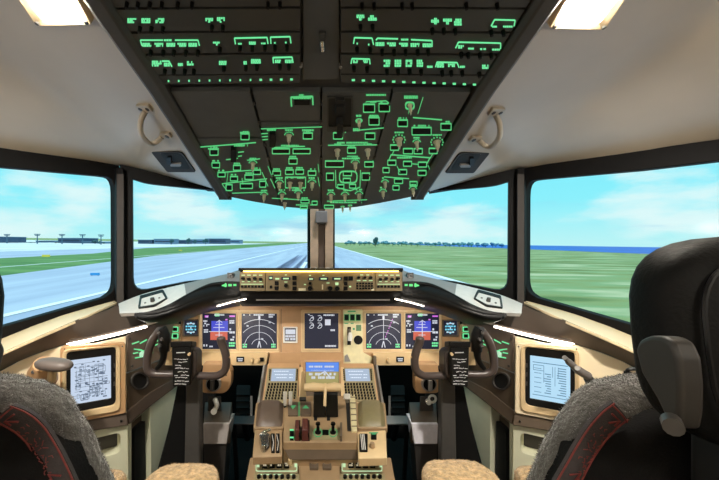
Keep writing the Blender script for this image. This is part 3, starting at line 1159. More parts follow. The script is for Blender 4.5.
# centre-right column
lab(2, 366, 93.8, 386, 95.6, 1, 1); ln(2, (366, 103), (366, 101.5), (386, 100.5), (388, 102), w=.8); lab(2, 370, 101, 384, 102.6)
button(2, 369, 108, 12, 8.5, False); button(2, 384.3, 107.3, 11.5, 8.5, False)
LG[2].disc(FP, 359, 120.5, 3.6, H0, H1, 12); KN.append((359, 120, 2.2)); lab(2, 356, 114.6, 362, 116.6)
button(2, 374, 121, 11, 8); lab(2, 369, 115.3, 379, 116.8)
ln(2, (345, 132.5), (346, 131), (384, 127.6), w=.9); lab(2, 350, 128, 360, 131, 2)
button(2, 338, 135.7, 10, 6.8, False); button(2, 370, 135.9, 10.5, 6.6, False)
ln(2, (328, 145), (378, 144.6), w=.9); lab(2, 337, 141.6, 368, 143.4)
knob(2, 337.3, 150.4, 2.8, False); knob(2, 367.8, 150.2, 2.8, False); button(2, 351.6, 150.2, 9, 6); ln(2, (347, 156), (358, 156)); 
button(2, 334.5, 163.8, 19, 6.6, False); knob(2, 355.3, 163.2, 2.4); button(2, 369, 164.2, 9.5, 5.6, False); lab(2, 342, 157.5, 360, 159)
button(2, 330, 176.5, 8, 7.5, False); button(2, 365.8, 176.4, 8.5, 7.5, False)
LG[2].ring(FP, rr(339, 170.5, 357.5, 183, 5, 5), rr(340, 171.5, 356.5, 182, 4.4, 5), H0, H1)
button(2, 347.4, 173.4, 9, 4.8, False); button(2, 346.8, 180.2, 8, 4.6, False); button(2, 340.8, 186.4, 7, 4.4, False); button(2, 352.6, 186, 7, 4.4, False)
ln(2, (335.5, 170), (336, 187), (350, 190.5), (360, 187), (360.5, 170), w=1.2)
for x, y in ((331, 195.2), (345, 195.2), (359, 194.4)):
    knob(2, x, y, 2.2)
ln(2, (327, 201), (367, 199.5), w=.8); lab(2, 330, 201.5, 362, 203)
button(2, 329, 206.6, 10, 3.6, False); LG[2].disc(FP, 342.6, 206.6, 2.2, H0, H1, 10); LG[2].disc(FP, 350, 205.4, 2.2, H0, H1, 10); KN.append((342.6, 206.6, 1.4)); KN.append((350, 205.4, 1.4))
# right column
LG[3].ring(FP, rr(405, 101.4, 414.6, 109.4, 3.5, 4), rr(406.2, 102.6, 413.4, 108.2, 3, 4), H0, H1); KN.append((410, 105, 2.2)); lab(3, 404, 95.4, 418, 98.4, 2, 1); ln(3, (409, 110), (408.4, 113.5))
ln(3, (423, 97), (417.8, 113.5), w=.7); ln(3, (413, 117.3), (442, 119.6), w=1.2)
button(3, 402.6, 123, 10.5, 7); button(3, 446, 126.6, 11, 7); button(3, 421.6, 131, 20, 8, True)
for x, y in ((399, 139.5), (437, 142)):
    KN.append((x, y, 3.4))
    for k in range(9):
        a = math.radians(150 + k * 240 / 8)
        LG[3].rect(FP, x + 6 * math.cos(a) - .6, y + 5 * math.sin(a) - .55, x + 6 * math.cos(a) + .6, y + 5 * math.sin(a) + .55, H0, H1)
    lab(3, x - 4.5, y - 8, x + 5, y - 6.6)
knob(3, 416.7, 142.5, 2.2)
for x, y, w in ((394.5, 147.4, 9), (408, 151, 10), (418.2, 151, 9), (433.2, 150.7, 9)):
    button(3, x, y, w, 5.8, False)
ln(3, (389, 160), (391, 154.5), (430, 157.5), (427, 163), w=1.3); ln(3, (394, 150), (392, 155)); ln(3, (433, 153), (430, 158)); lab(3, 397, 156.6, 412, 158.4)
for x, y, w in ((391.8, 162.5, 9), (407.5, 163.6, 9), (422.4, 164.4, 9), (402.6, 171.8, 9), (422, 172.8, 9), (386, 170, 7)):
    button(3, x, y, w, 5.4, False)
ln(3, (397, 166), (400, 172)); ln(3, (412, 163.6), (418, 164)); ln(3, (384, 176.6), (409, 178.4), w=1); ln(3, (428, 165), (430, 170), (426, 176))
for x, y, w in ((398.5, 181, 9), (396, 187.6, 7), (413.5, 183.6, 8)):
    button(3, x, y, w, 5, False)
knob(3, 413, 189.4, 2.2); knob(3, 383, 192, 2.0); knob(3, 385, 182.5, 2)
for i in range(4):
    LG[i].build('legend', glow('legend_green_forward', (88, 208, 126), .9), mods[i])
for x, y, w, h in BT:
    mb = MB()
    mb.prism(FP, rr(x - w / 2, y - h / 2, x + w / 2, y + h / 2, .5, 2), .006, .0098, inset=.0008)
    mb.build('push_button', M_btn, oh)
for x, y, r in KN:
    s_ = FP.scale(x, y)
    c0 = FP.hit(x, y)
    mb = MB()
    mb.lathe(c0, FP.n, [(.004, r * s_ * 1.15), (.010, r * s_ * 1.1), (.012, r * s_ * .8), (.03, r * s_ * .7)], 12)
    # pointer bar
    d = (FP.hit(x, y + 1) - FP.hit(x, y)).normalized()
    u = Vector((1, 0, 0))
    p = lambda a, b, h: c0 + u * (a * r * s_) + d * (b * r * s_) + FP.n * h
    mb.solid([p(-.34, -1.25, .012), p(.34, -1.25, .012), p(.30, 1.7, .012), p(-.30, 1.7, .012)],
             [p(-.26, -1.1, .042), p(.26, -1.1, .042), p(.2, 1.3, .036), p(-.2, 1.3, .036)])
    mb.build('pointer_knob', M_knob, oh, smooth=40)
# tall guarded switches
for x, y, w, h in ((233.7, 152.7, 6, 13), (272.6, 137, 6.5, 14)):
    mb = MB()
    mb.prism(FP, rr(x - w / 2, y - h / 2, x + w / 2, y + h / 2, .8, 2), .006, .022, inset=.003)
    mb.build('guarded_switch', M_btn, oh)
# dark recess with lever beside the fire switches
mb = MB()
mb.ring(FP, rr(327, 96, 353, 131, 1.5), rr(328.5, 97.5, 351.5, 126, 1.2), .006, .012)
g = mb.build('switch_recess', M_ohdk, oh)
mb = MB()
mb.prism(FP, rr(328.5, 97.5, 351.5, 126, 1.2), .004, .009)
mb.prism(FP, rr(336.5, 117, 343, 132, 1), .009, .03, inset=.003)
mb.prism(FP, rr(335, 96, 344.5, 100, 1), .009, .02, inset=.002)
mb.prism(FP, rr(334.8, 104, 345, 113, 1.5), .009, .016, inset=.003)
mb.build('lever', M_blk2, g)

# ---- dome lights, grab handles and speaker-like vents on the ceiling
def on_ceil(s, px, py):
    return surf(CEIL_BVH[s], px, py)


G_dome = glow('dome_diffuser', (255, 246, 230), 190.0)
for s in (-1, 1):
    yo = 0 if s < 0 else 4.0
    base = on_ceil(s, sx(s, 60), 12 + yo)
    q = lambda pts: [(sx(s, x), y + yo) for x, y in pts]
    t = thing('dome_light', 'lit square ceiling dome light on the %s' % ('airport buildings side' if s < 0 else 'sea side'), 'ceiling light', base.hit(sx(s, 60), 0))
    outer = q(rq([(11, -22), (72, -22), (95, 19.5), (39.5, 21)], [3, 3, 3, 3]))
    inner = q(rq([(20, -19), (68, -19), (85.5, 15), (43.5, 15.5)], [3, 3, 3, 3]))
    mb = MB()
    mb.ring(base, outer, inner, -.01, .016, .010)
    mb.build('frame', M_sill, t, bevel=.002)
    mb = MB()
    mb.prism(base, inner, -.004, .009, inset=.004)
    mb.build('diffuser', G_dome, t)
    for x, y in ((40.5, 18), (89.5, 17)):
        mb = MB()
        xx, yy = q([(x, y)])[0]
        mb.disc(base, xx, yy, 1.5, .014, .018, 10)
        mb.build('screw', M_dgrey, t)

M_hand = mat('handle_beige', (196, 186, 170), .35, var=.03)
for s in (-1, 1):
    yo = 0 if s < 0 else 3.5
    q = lambda pts: [(sx(s, x), y + yo) for x, y in pts]
    b1 = on_ceil(s, *q([(145, 107)])[0])
    b2 = on_ceil(s, *q([(164, 134)])[0])
    t = thing('grab_handle', 'beige curved grab handle on the ceiling beside the overhead panel, %s' % ('airport buildings side' if s < 0 else 'sea side'), 'handle', b1.hit(*q([(145, 107)])[0]))
    for bp, pts, sc in ((b1, [(136, 104), (149, 103.5), (154, 110.5), (141, 110.8)], ((141.5, 107.3), (148.5, 107.3))), (b2, [(159.5, 131.8), (169.5, 131.8), (173, 136.8), (162, 137)], ((168.2, 134.6),))):
        mb = MB()
        mb.prism(bp, q(rq(pts, 1.2, 3)), -.003, .008)
        pt = mb.build('mount_plate', M_hand, t, bevel=.001)
        for x, y in sc:
            mb = MB()
            xx, yy = q([(x, y)])[0]
            mb.disc(bp, xx, yy, 1.5, .007, .0095, 10)
            mb.build('screw', M_dgrey, pt)
    mb = MB()
    c_ = [b1.hit(*q([(146, 110)])[0], .006), b1.hit(*q([(145.5, 113)])[0], .032), b1.hit(*q([(148, 122)])[0], .048), b2.hit(*q([(154, 132.5)])[0], .042), b2.hit(*q([(158.5, 136)])[0], .028), b2.hit(*q([(163, 135.5)])[0], .006)]
    mb.tube(catmull(c_, 6), .0085, 10)
    mb.build('grip', M_hand, t, smooth=80)

for s in (-1, 1):
    yo = 0 if s < 0 else 1.0
    q = lambda pts: [(sx(s, x), y + yo) for x, y in pts]
    b1 = on_ceil(s, *q([(174, 161)])[0])
    t = thing('ceiling_air_outlet', 'dark recessed air outlet in the ceiling by the front corner, %s' % ('airport buildings side' if s < 0 else 'sea side'), 'air outlet', b1.hit(*q([(174, 161)])[0]))
    outer = q(rq([(151.5, 151.5), (182, 151), (196, 171.5), (167.5, 171.5)], [1.5, 5, 1.5, 1.5]))
    inner = q(rq([(160, 153), (180.5, 153), (190.5, 168.5), (172, 168.5)], [1.5, 5, 1.5, 1.5]))
    mb = MB()
    mb.ring(b1, outer, inner, -.012, .004, .001)
    mb.build('frame', mat('outlet_frame', (60, 54, 49), .6, spec=.2), t, bevel=.001)
    mb = MB()
    mb.prism(b1, inner, -.010, .002)
    mb.build('grille', M_blk2, t)
    mb = MB()
    mb.prism(b1, q(rr(171, 162, 182, 164.8, 1.2)), .002, .009, inset=.002)
    mb.build('lever', M_grey, t)
    mb = MB()
    mb.prism(b1, q(rr(167.5, 155, 172, 163, 1)), .002, .010, inset=.002)
    mb.build('nozzle', M_btn, t)
# ================================================================== glareshield
gs = thing('glareshield', 'black glareshield hood spanning the cockpit above the instrument panel', 'glareshield', P(321, 285, 1.7))
MPY = 1.55
FACE = Plane((0, MPY, EYE - .17), (0, -1, .12))
# centre hood body behind and under the mode control panels
mb = MB()
a = lambda px, py, y: P(px, py, y)
prof = [(269.6, 1.555), (268.4, 1.72), (271.5, 1.92), (290, 1.92), (306, 1.76), (306.2, 1.62), (304, 1.585), (298.5, 1.575), (291.5, 1.56), (291.0, 1.585), (271.5, 1.585)]
xl, xr = -.365, .372
L_ = [Vector((xl, y, EYE + (CY - py) / FOC * y)) for py, y in prof]
R_ = [Vector((xr, y, EYE + (CY - py) / FOC * y)) for py, y in prof]
mb.solid(L_, R_)
mb.build('hood', M_hood, gs, bevel=.003, smooth=25)
mb = MB()
mb.solid([P(238.5, 267.9, 1.553), P(403, 267.9, 1.553), P(403, 270.4, 1.553), P(238.5, 270.4, 1.553)],
         [P(238.5, 268.6, 1.60), P(403, 268.6, 1.60), P(403, 270.8, 1.60), P(238.5, 270.8, 1.60)])
mb.build('hood_lip', M_black, gs, bevel=.002)
# thin grey line under the lip
mb = MB()
mb.solid([P(256, 299.2, 1.571), P(390, 299.2, 1.571), P(390, 300.6, 1.573), P(256, 300.6, 1.573)],
         [P(256, 299.2, 1.58), P(390, 299.2, 1.58), P(390, 300.6, 1.582), P(256, 300.6, 1.582)])
mb.build('trim_line', M_grey, gs)

for s in (-1, 1):
    q = lambda x, y, d: P(sx(s, x), y, d)
    U = [q(240, 269.5, 1.74), q(230, 273, 1.72), q(213, 277, 1.70), q(187, 283, 1.67), q(160, 289.5, 1.63), q(140, 295, 1.60), q(118.5, 303.5, 1.57)]
    Lp = [q(240, 284, 1.585), q(230, 284, 1.58), q(213, 286.5, 1.555), q(195, 292, 1.50), q(172, 305, 1.42), q(152, 311.5, 1.38), q(119.5, 313.5, 1.36)]
    U, Lp = resample(catmull(U, 6), 30), resample(catmull(Lp, 6), 30)
    mb = MB()
    mid = [a_.lerp(b_, .5) + Vector((0, 0, .004)) for a_, b_ in zip(U, Lp)]
    kc = 15
    mb.slab([U[:kc], mid[:kc], Lp[:kc]], Vector((0, .012, -.014)))
    mb.build('inner_wing_top', mat('glareshield_grey', (138, 134, 132), .5, var=.04), gs, smooth=50)
    mb = MB()
    mb.slab([U[kc - 1:], mid[kc - 1:], Lp[kc - 1:]], Vector((0, .012, -.014)))
    mb.build('wing_top', M_whitep, gs, smooth=50)
    # dark padded rim along the pilot-side edge
    mb = MB()
    rim = [q(240, 283.5, 1.575), q(228, 283, 1.572), q(213, 284.5, 1.55), q(203, 288, 1.52), q(190, 294.5, 1.475), q(176, 302.5, 1.42), q(166, 308.5, 1.395)]
    mb.tube(catmull(rim, 6), .0085, 10)
    mb.build('rim', M_hood, gs, smooth=80)
    # black front face curving under
    F0 = [q(240, 285.5, 1.585), q(224, 286, 1.575), q(208, 288.5, 1.535), q(192, 294.5, 1.48), q(176, 303.5, 1.42), q(160, 311, 1.385), q(146, 315, 1.37), q(134, 316, 1.365)]
    F1 = [q(240, 292, 1.56), q(224, 294, 1.54), q(208, 298, 1.49), q(192, 304, 1.44), q(176, 311.5, 1.395), q(160, 317, 1.375), q(148, 319.5, 1.37), q(136, 318, 1.365)]
    F2 = [q(240, 300, 1.575), q(222, 304, 1.56), q(205, 308.5, 1.53), q(188, 314, 1.49), q(172, 319, 1.46), q(160, 322, 1.44), q(148, 322.5, 1.42), q(138, 319.5, 1.38)]
    F3 = [q(240, 306, 1.73), q(222, 309, 1.72), q(205, 313, 1.72), q(188, 319, 1.72), q(172, 324, 1.70), q(160, 325, 1.68), q(150, 324, 1.66), q(140, 320, 1.60)]
    rows = [resample(catmull(r, 5), 28) for r in (F0, F1, F2, F3)]
    cols = [catmull([rows[k][i] for k in range(4)], 4) for i in range(28)]
    mb = MB()
    mb.slab([[cols[i][k] for i in range(28)] for k in range(len(cols[0]))], Vector((0, .004, .012)))
    mb.build('wing_hood', M_hood, gs, smooth=70)
    # white end wedge
    mb = MB()
    mb.solid([q(146, 313, 1.40), q(158, 322.5, 1.43), q(146.5, 326, 1.43)], [q(146, 313, 1.45), q(158, 322.5, 1.48), q(146.5, 326, 1.48)])
    mb.build('end_wedge', M_whitep, gs)

WTOP, WTIN = {}, {}
for o in bpy.data.objects:
    if o.name.startswith('wing_top'):
        WTOP[-1 if WLOC[o.name].x < 0 else 1] = bvh_of(o)
    if o.name.startswith('inner_wing_top'):
        WTIN[-1 if WLOC[o.name].x < 0 else 1] = bvh_of(o)

# lit flood light strips under the glareshield
G_strip = glow('flood_tube', (255, 244, 226), 9.0)
for s in (-1, 1):
    q = lambda x, y, d: P(sx(s, x), y, d)
    t = thing('panel_flood_light', 'thin lit white strip light under the glareshield, %s' % ('airport buildings side' if s < 0 else 'sea side'), 'lamp', q(231, 303, 1.57))
    mb = MB()
    mb.tube([q(246, 299, 1.562), q(231.5, 302.2, 1.55), q(217, 306.3, 1.528)], .0024, 8)
    mb.build('tube', G_strip, t)
    mb = MB()
    mb.tube([q(246.5, 298.2, 1.57), q(231.5, 301.0, 1.56), q(216.5, 305, 1.54)], .005, 8)
    mb.build('holder', M_dgrey, t)

# map light switch plates on the outer ends
for s in (-1, 1):
    px, py = sx(s, 153), 300
    pl = surf(WTOP[s], px, py)
    q = lambda pts: [(sx(s, x), y) for x, y in pts]
    t = thing('map_light_plate', 'white switch plate in a black frame on the glareshield end, %s' % ('airport buildings side' if s < 0 else 'sea side'), 'switch plate', pl.hit(px, py))
    outer = q(rq([(140.5, 297.5), (163.5, 291.2), (167.6, 299), (166, 301.5), (155, 307.5), (138.5, 310)], [1, 1.5, 1, 2, 2, 1]))
    inner = q(rq([(141.8, 299.3), (162.2, 293.4), (165.6, 299.4), (154.5, 305.5), (140.5, 307.8)], [1, 1, 1, 2, 1]))
    o2 = q(rq([(140.5, 297.5), (163.5, 291.2), (167.6, 299.5), (155, 307.0), (138.5, 309.6)], [1, 1.5, 1, 2, 1]))
    mb = MB()
    mb.ring(pl, o2, inner, -.004, .010, .006)
    mb.build('frame', M_black, t)
    mb = MB()
    mb.prism(pl, inner, -.003, .004)
    f = mb.build('plate', M_whitep, t)
    mb = MB()
    xk, yk = q([(153, 302.2)])[0]
    mb.disc(pl, xk, yk, 2.0, .003, .02, 12, 1.6)
    mb.build('knob', M_dgrey, t)
    for x, y in ((145.5, 304), (159.5, 299)):
        xk, yk = q([(x, y)])[0]
        mb = MB()
        mb.disc(pl, xk, yk, .9, .003, .007, 8)
        mb.build('screw', M_dgrey, t)

# master warning block and square speaker button on each side of the mode control panel
for s in (-1, 1):
    q = lambda pts: [(sx(s, x), y) for x, y in pts]
    pl = Plane((0, 1.575, EYE - .18), (0, -1, .12))
    t = thing('master_warning_switch', 'black master warning switch with green lit caption, %s' % ('airport buildings side' if s < 0 else 'sea side'), 'switch', pl.hit(sx(s, 230), 286))
    mb = MB()
    mb.prism(pl, q(rr(220, 281.4, 239.6, 290, .8)), -.02, .012, inset=.001)
    mb.build('body', M_black, t)
    mb = MB()
    mb.prism(pl, q(rr(222.5, 283, 227.5, 287.4, 1.8)), .012, .0135)
    mb.rect(pl, *((sx(s, 229), 284, sx(s, 232.5), 286.3)), .012, .0135)
    mb.rect(pl, *((sx(s, 234), 284, sx(s, 237), 286)), .012, .0135)
    mb.build('caption', glow('caption_green', (90, 235, 130), 1.0), t)
    pl2 = surf(WTIN[s], sx(s, 231), 277)
    t = thing('square_push_button', 'small black square button on the grey glareshield top, %s' % ('airport buildings side' if s < 0 else 'sea side'), 'button', pl2.hit(sx(s, 231), 277))
    pl2 = Plane(pl2.hit(sx(s, 231), 277), (0, -1, .25))
    mb = MB()
    mb.prism(pl2, q(rr(227.8, 273, 234.2, 280, .6)), -.012, .010)
    mb.build('bezel', M_black, t)
    mb = MB()
    mb.ring(pl2, q(rr(229.3, 274.6, 232.8, 278.4, .3)), q(rr(229.9, 275.4, 232.2, 277.6, .2)), .010, .013)
    mb.build('cap', M_dgrey, t)

# ---- mode control panel and the two display control panels
M_mcp = mat('mcp_tan', (128, 110, 76), .5, var=.05, scale=40)
def ctl_panel(name, label, x0, x1, cat, spec):
    t = thing(name, label, cat, FACE.hit((x0 + x1) / 2, 290))
    mb = MB()
    mb.prism(FACE, rr(x0, 272.0, x1, 291.0, .6, 2), -.02, .006)
    mb.build('face', M_mcp, t, bevel=.001)
    lg = MB()
    wn = MB()
    nw = 0
    for kind, x, y, w, h in spec:
        if kind == 'k':
            mb = MB()
            mb.disc(FACE, x, y, w, .006, .024, 12, w * .8)
            mb.build('knob', M_btn, t)
        elif kind == 'b':
            mb = MB()
            mb.prism(FACE, rr(x - w * .56, y - h * .56, x + w * .56, y + h * .56, .3, 1), .006, .012, inset=.001)
            mb.build('push_button', M_btn, t)
        elif kind == 'w':
            mb = MB()
            mb.rect(FACE, x - w / 2, y - h / 2, x + w / 2, y + h / 2, .006, .009)
            mb.build('readout', M_screen, t)
            lg.rect(FACE, x - w * .3, y - h * .22, x + w * .34, y + h * .22, .009, .0095)
        elif kind == 'l':
            lg.rect(FACE, x - w / 2, y - h / 2, x + w / 2, y + h / 2, .0062, .0075)
            nw += 1
        elif kind == 'W':
            mb = MB()
            mb.rect(FACE, x - w / 2, y - h / 2, x + w / 2, y + h / 2, .006, .012)
            mb.build('lit_button', mat('warm_white_button', (235, 225, 190), .5), t)
    lg.build('legend', glow('caption_pale_green', (200, 240, 175), 1.0), t)
    return t


def efis(s):
    out = []
    for i in range(4):
        out.append(('k', sx(s, 243.5 + i * 5.8), 278.5 + (i % 2) * .8, 1.7, 0))
        out.append(('l', sx(s, 243.5 + i * 5.8), 275.2, 3.4, .8))
        out.append(('l', sx(s, 243.5 + i * 5.8), 281.6, 2.6, .8))
    out.append(('l', sx(s, 252.5), 284.2, 22, .7))
    for i in range(7):
        out.append(('b', sx(s, 242.5 + i * 3.4), 286.6, 2.4, 2.2))
    return out


ctl_panel('display_control_panel', 'tan display control panel with small knobs at the airport buildings end of the glareshield', 240, 265.2, 'control panel', efis(-1))
ctl_panel('display_control_panel', 'tan display control panel with small knobs at the sea side end of the glareshield', 375.2, 402, 'control panel', efis(1))
mcp = [('w', 271, 278, 4, 4), ('l', 277.5, 278.8, 4, 1.6), ('b', 276.8, 283.2, 3.4, 3.8), ('b', 276.8, 288.2, 3.6, 3.6), ('b', 271.2, 287, 2.2, 2.6),
       ('w', 286, 278.6, 9, 3.2), ('k', 286.2, 285.6, 2.2, 0), ('b', 294.6, 278, 4, 4), ('b', 294.6, 283.4, 3.6, 3.8), ('b', 294.6, 288.4, 3.8, 3.6), ('l', 286, 282, 3, .8), ('l', 286, 275, 2, .8),
       ('W', 302.2, 289.4, 7, 2.6), ('k', 310.2, 283.4, 1.8, 0), ('w', 311, 279, 6, 2.8), ('k', 310, 288.2, 2.6, 0), ('l', 310, 275.5, 2, .8), ('l', 305, 284.5, 2, 1),
       ('w', 323.5, 278.8, 9.4, 3.4), ('W', 322.5, 287, 1.2, 5), ('k', 330, 288.4, 2.6, 0), ('k', 337, 288.4, 2.6, 0), ('l', 336.8, 283.8, 3.2, 2.6), ('l', 323.4, 275.4, 2, .8),
       ('w', 337, 278.8, 9.6, 3.2), ('b', 345.6, 278.6, 3.6, 4), ('b', 345.6, 283.4, 3.2, 3.6), ('b', 345.6, 288.4, 3.6, 3.6), ('b', 350.6, 278.4, 4, 4), ('l', 350, 286.6, 2, 1.4), ('l', 328, 283, 3, .8)]
mcp += [('b', 357.2 + i * 2.9, 283.4 + j * 2.5, 2, 1.6) for i in range(6) for j in range(3)]
mcp += [('k', 358.5 + i * 6, 277.6, 1.6, 0) for i in range(3)] + [('l', 358.5 + i * 6, 280.6, 3.6, .8) for i in range(3)] + [('l', 361.5 + i * 6, 275, 3, .8) for i in range(2)] + [('W', 372.5, 289.6, 2.4, 2)]
ctl_panel('mode_control_panel', 'long tan mode control panel with black buttons and windows in the middle of the glareshield', 265.8, 374.6, 'control panel', mcp)
# lamp strip that washes the control panel faces
t = thing('control_panel_light', 'thin amber lit strip along the top edge of the mode control panel', 'lamp', FACE.hit(321, 272))
mb = MB()
mb.rect(FACE, 244, 270.9, 398, 271.9, .0, .016)
mb.build('tube', glow('amber_tube', (255, 214, 120), 6.0), t)

# ================================================================== main instrument panel
MP = Plane.pts(P(200, 306, 1.80), P(440, 306, 1.80), P(320, 354, 1.735))
ip = thing('instrument_panel', 'wide tan main instrument panel below the glareshield', 'instrument panel', MP.hit(321, 360))
mb = MB()
mb.prism(MP, [(182, 303), (459, 303), (462, 353), (179, 353)], -.05, 0, inset=.001)
mb.build('panel', M_tan, ip, bevel=.002)
# raised display surrounds
def surround(x0, y0, x1, y1, m=None):
    mb = MB()
    mb.ring(MP, rr(x0 - 4.2, y0 - 3.6, x1 + 2.6, y1 + 3.8, 1), rr(x0, y0, x1, y1, .6), -.002, .014, .006)
    return mb.build('display_surround', m or M_tan, ip, bevel=.001)


def display(name, label, x0, y0, x1, y1, draw, pl=None, surr=True, m=None, h=0.0, cat='display', glass=None):
    pl = pl or MP
    t = thing(name, label, cat, pl.hit((x0 + x1) / 2, y1))
    mb = MB()
    mb.ring(pl, rr(x0 - 1.6, y0 - 1.4, x1 + 1.6, y1 + 1.6, .8), rr(x0, y0, x1, y1, .6), h + .0005 - (.0035 if h else 0), h + .008, h + .004)
    mb.build('bezel', m or M_tanlt, t)
    mb = MB()
    mb.rect(pl, x0 - .4, y0 - .4, x1 + .4, y1 + .4, h + .0006 - (.0035 if h else 0), h + .003)
    scr = mb.build('screen', glass or M_screen, t)
    layers = {}
    draw(layers)
    for nm, (mm, ops) in layers.items():
        mb = MB()
        for op in ops:
            op(mb, pl, h)
        mb.build(nm, mm, scr)
    return t


def add(layers, nm, m, *ops):
    layers.setdefault(nm, (m, []))[1].extend(ops)


R = lambda x0, y0, x1, y1, z=0: (lambda mb, pl, h: mb.rect(pl, x0, y0, x1, y1, h + .0032 + z, h + .0042 + z))
LN = lambda pts, w=.6, z=0.0004: (lambda mb, pl, h: mb.line(pl, pts, w, h + .0032 + z, h + .0042 + z))
TX = lambda x0, y0, x1, y1, rows=1, sd=0, f=.85: (lambda mb, pl, h: plate_text(mb, pl, x0, y0, x1, y1, h + .0036, h + .0046, rows, sd, f))


def arc(cx, cy, r, a0, a1, w=.6, clip=None):
    pts = []
    n = max(8, int(abs(a1 - a0) / 6))
    for k in range(n + 1):
        a = math.radians(a0 + (a1 - a0) * k / n)
        p = (cx + r * math.cos(a), cy - r * math.sin(a))
        if clip is None or (clip[0] <= p[0] <= clip[2] and clip[1] <= p[1] <= clip[3]):
            pts.append(p)
    return LN(pts, w)


def pfd(x0):
    def f(L):
        X = lambda v: x0 + v
        add(L, 'sky_field', G_blue, R(X(9), 321, X(25.5), 331.3))
        add(L, 'ground_field', G_red, R(X(8), 331.6, X(25), 340))
        add(L, 'white_symbols', G_white, R(X(6.5), 331.2, X(27), 331.9, .0005), R(X(16.4), 320, X(17.2), 337, .0005), LN([(X(11), 327.5), (X(22), 327.5)], .7, .0006), LN([(X(13), 324.5), (X(20), 324.5)], .6, .0006),
            LN([(X(13), 335), (X(20), 335)], .6, .0006), TX(X(1.5), 316, X(5.5), 318, 1, 2), TX(X(1.5), 329, X(6), 333, 2, 3), TX(X(27), 320, X(32), 324, 2, 4), TX(X(27), 328, X(33), 334, 2, 5), TX(X(12), 314, X(22), 316, 1, 6),
            TX(X(1), 320, X(5), 327, 3, 7, .5), TX(X(28), 336, X(32), 341, 2, 8, .5), TX(X(1), 344, X(5), 347, 1, 9), TX(X(7), 345.5, X(11), 347.5, 1, 10), R(X(4), 324, X(7), 325), LN([(X(14), 322.5), (X(17), 320.5), (X(20), 322.5)], .6, .0006))
        add(L, 'magenta_symbols', G_mag, R(X(2.5), 315.5, X(6), 317.5), R(X(27), 315.5, X(32.5), 317), R(X(23), 319, X(25), 320.4))
        add(L, 'green_symbols', G_green, TX(X(26.5), 342, X(33), 347, 2, 11), R(X(12.6), 313.6, X(17), 316.4, -.0002))
    return f


def nd(x0, mirror=False):
    def f(L):
        cx, cy = x0 + 17.6, 347.0
        clip = (x0 + .8, 314, x0 + 34.6, 348)
        add(L, 'range_arcs', G_white, arc(cx, cy, 27.5, 20, 160, .55, clip), arc(cx, cy, 21.5, 5, 175, .42, clip), arc(cx, cy, 14.8, 3, 177, .42, clip), arc(cx, cy, 8, 20, 160, .42, clip),
            LN([(cx, 315.5), (cx, 340)], .5), LN([(cx - 1.6, 347.5), (cx, 341), (cx + 1.6, 347.5)], .9), TX(x0 + 1.5, 314.2, x0 + 9, 316, 1, 5), TX(x0 + 12, 314, x0 + 22, 316, 1, 6), TX(x0 + 27, 313.8, x0 + 33, 318, 2, 7),
            R(cx - 1, 316, cx + 1, 319.2), TX(x0 + 5, 325, x0 + 7, 327, 1, 3), TX(x0 + 27, 322, x0 + 29, 323.4, 1, 4), TX(cx + 2, 338, cx + 4, 340, 1, 8, 1))
        add(L, 'green_symbols', G_green, TX(x0 + 1, 343.5, x0 + 5.5, 348, 2, 9), TX(x0 + 29.5, 343.5, x0 + 34, 348, 2, 12))
        if mirror:
            add(L, 'route_line', G_mag, *[LN([(cx + 9 - k * 1.1, 319 + k * 2.8), (cx + 8.5 - k * 1.1, 320.6 + k * 2.8)], .6) for k in range(7)])
    return f


def eicas(L):
    ops = []
    for x in (311, 319.2):
        for y in (318.3, 325.6):
            ops += [arc(x, y, 2.7, -120, 120, .6), TX(x, y - 1.3, x + 2.4, y + .4, 1, int(x + y), 1), LN([(x, y), (x - 1.6, y + 2.2)], .5)]
    ops += [TX(323.5, 314.2, 334.5, 316.3, 1, 1), R(325, 319.4, 330.6, 325.3, -.0002), TX(331.5, 320, 334, 322, 1, 2), TX(330.5, 329, 335.4, 331.6, 1, 3, 1), TX(325, 344.8, 337, 347.3, 1, 4), TX(308, 314, 314, 315.2, 1, 5)]
    add(L, 'white_symbols', G_white, *ops)


def clock(cx, cy):
    def f(L):
        add(L, 'dial_ring', G_cyan, *[(lambda mb, pl, h, a=math.radians(k * 36 - 90): mb.rect(pl, cx + 4.6 * math.cos(a) - .8, cy + 5 * math.sin(a) - .8, cx + 4.6 * math.cos(a) + .8, cy + 5 * math.sin(a) + .8, h + .003, h + .0042)) for k in range(10)],
            TX(cx - 3, cy - 2.6, cx + 3, cy - .6, 1, 1, 1), TX(cx - 3, cy + .6, cx + 3, cy + 2.6, 1, 2, 1))
        add(L, 'white_symbols', G_white, TX(cx - 4, cy - 5.2, cx + 4, cy - 3.6, 1, 3), TX(cx - 4, cy + 3.6, cx + 4, cy + 5, 1, 4), R(cx - .5, cy - 1, cx + .5, cy + 1))
    return f


display('flight_display', 'dark screen with blue over brown horizon, behind the yoke on the airport buildings side', 202.6, 313.5, 236.2, 349, pfd(202.6))
display('navigation_display', 'dark screen with white range arcs, between the horizon screen and the small square standby screen', 241.8, 313.6, 277.0, 348.8, nd(241.8))
display('engine_display', 'large dark screen with small white dials in the middle of the panel', 304.6, 313.3, 338.4, 348.6, eicas)
display('navigation_display', 'dark screen with white range arcs and a magenta route line, beside the landing gear panel', 365.8, 313.4, 401, 349, nd(365.8, True))
display('flight_display', 'dark screen with blue over brown horizon, behind the yoke on the sea side', 405.2, 313.5, 438.8, 349, pfd(405.2))
display('clock', 'small dark clock with pale blue ring of digits, airport buildings side', 184.6, 320.8, 197.6, 334.8, clock(191.1, 328), m=M_peddk)
display('clock', 'small dark clock with pale blue ring of digits, sea side', 443.6, 321, 456.6, 335, clock(450.1, 328), m=M_peddk)


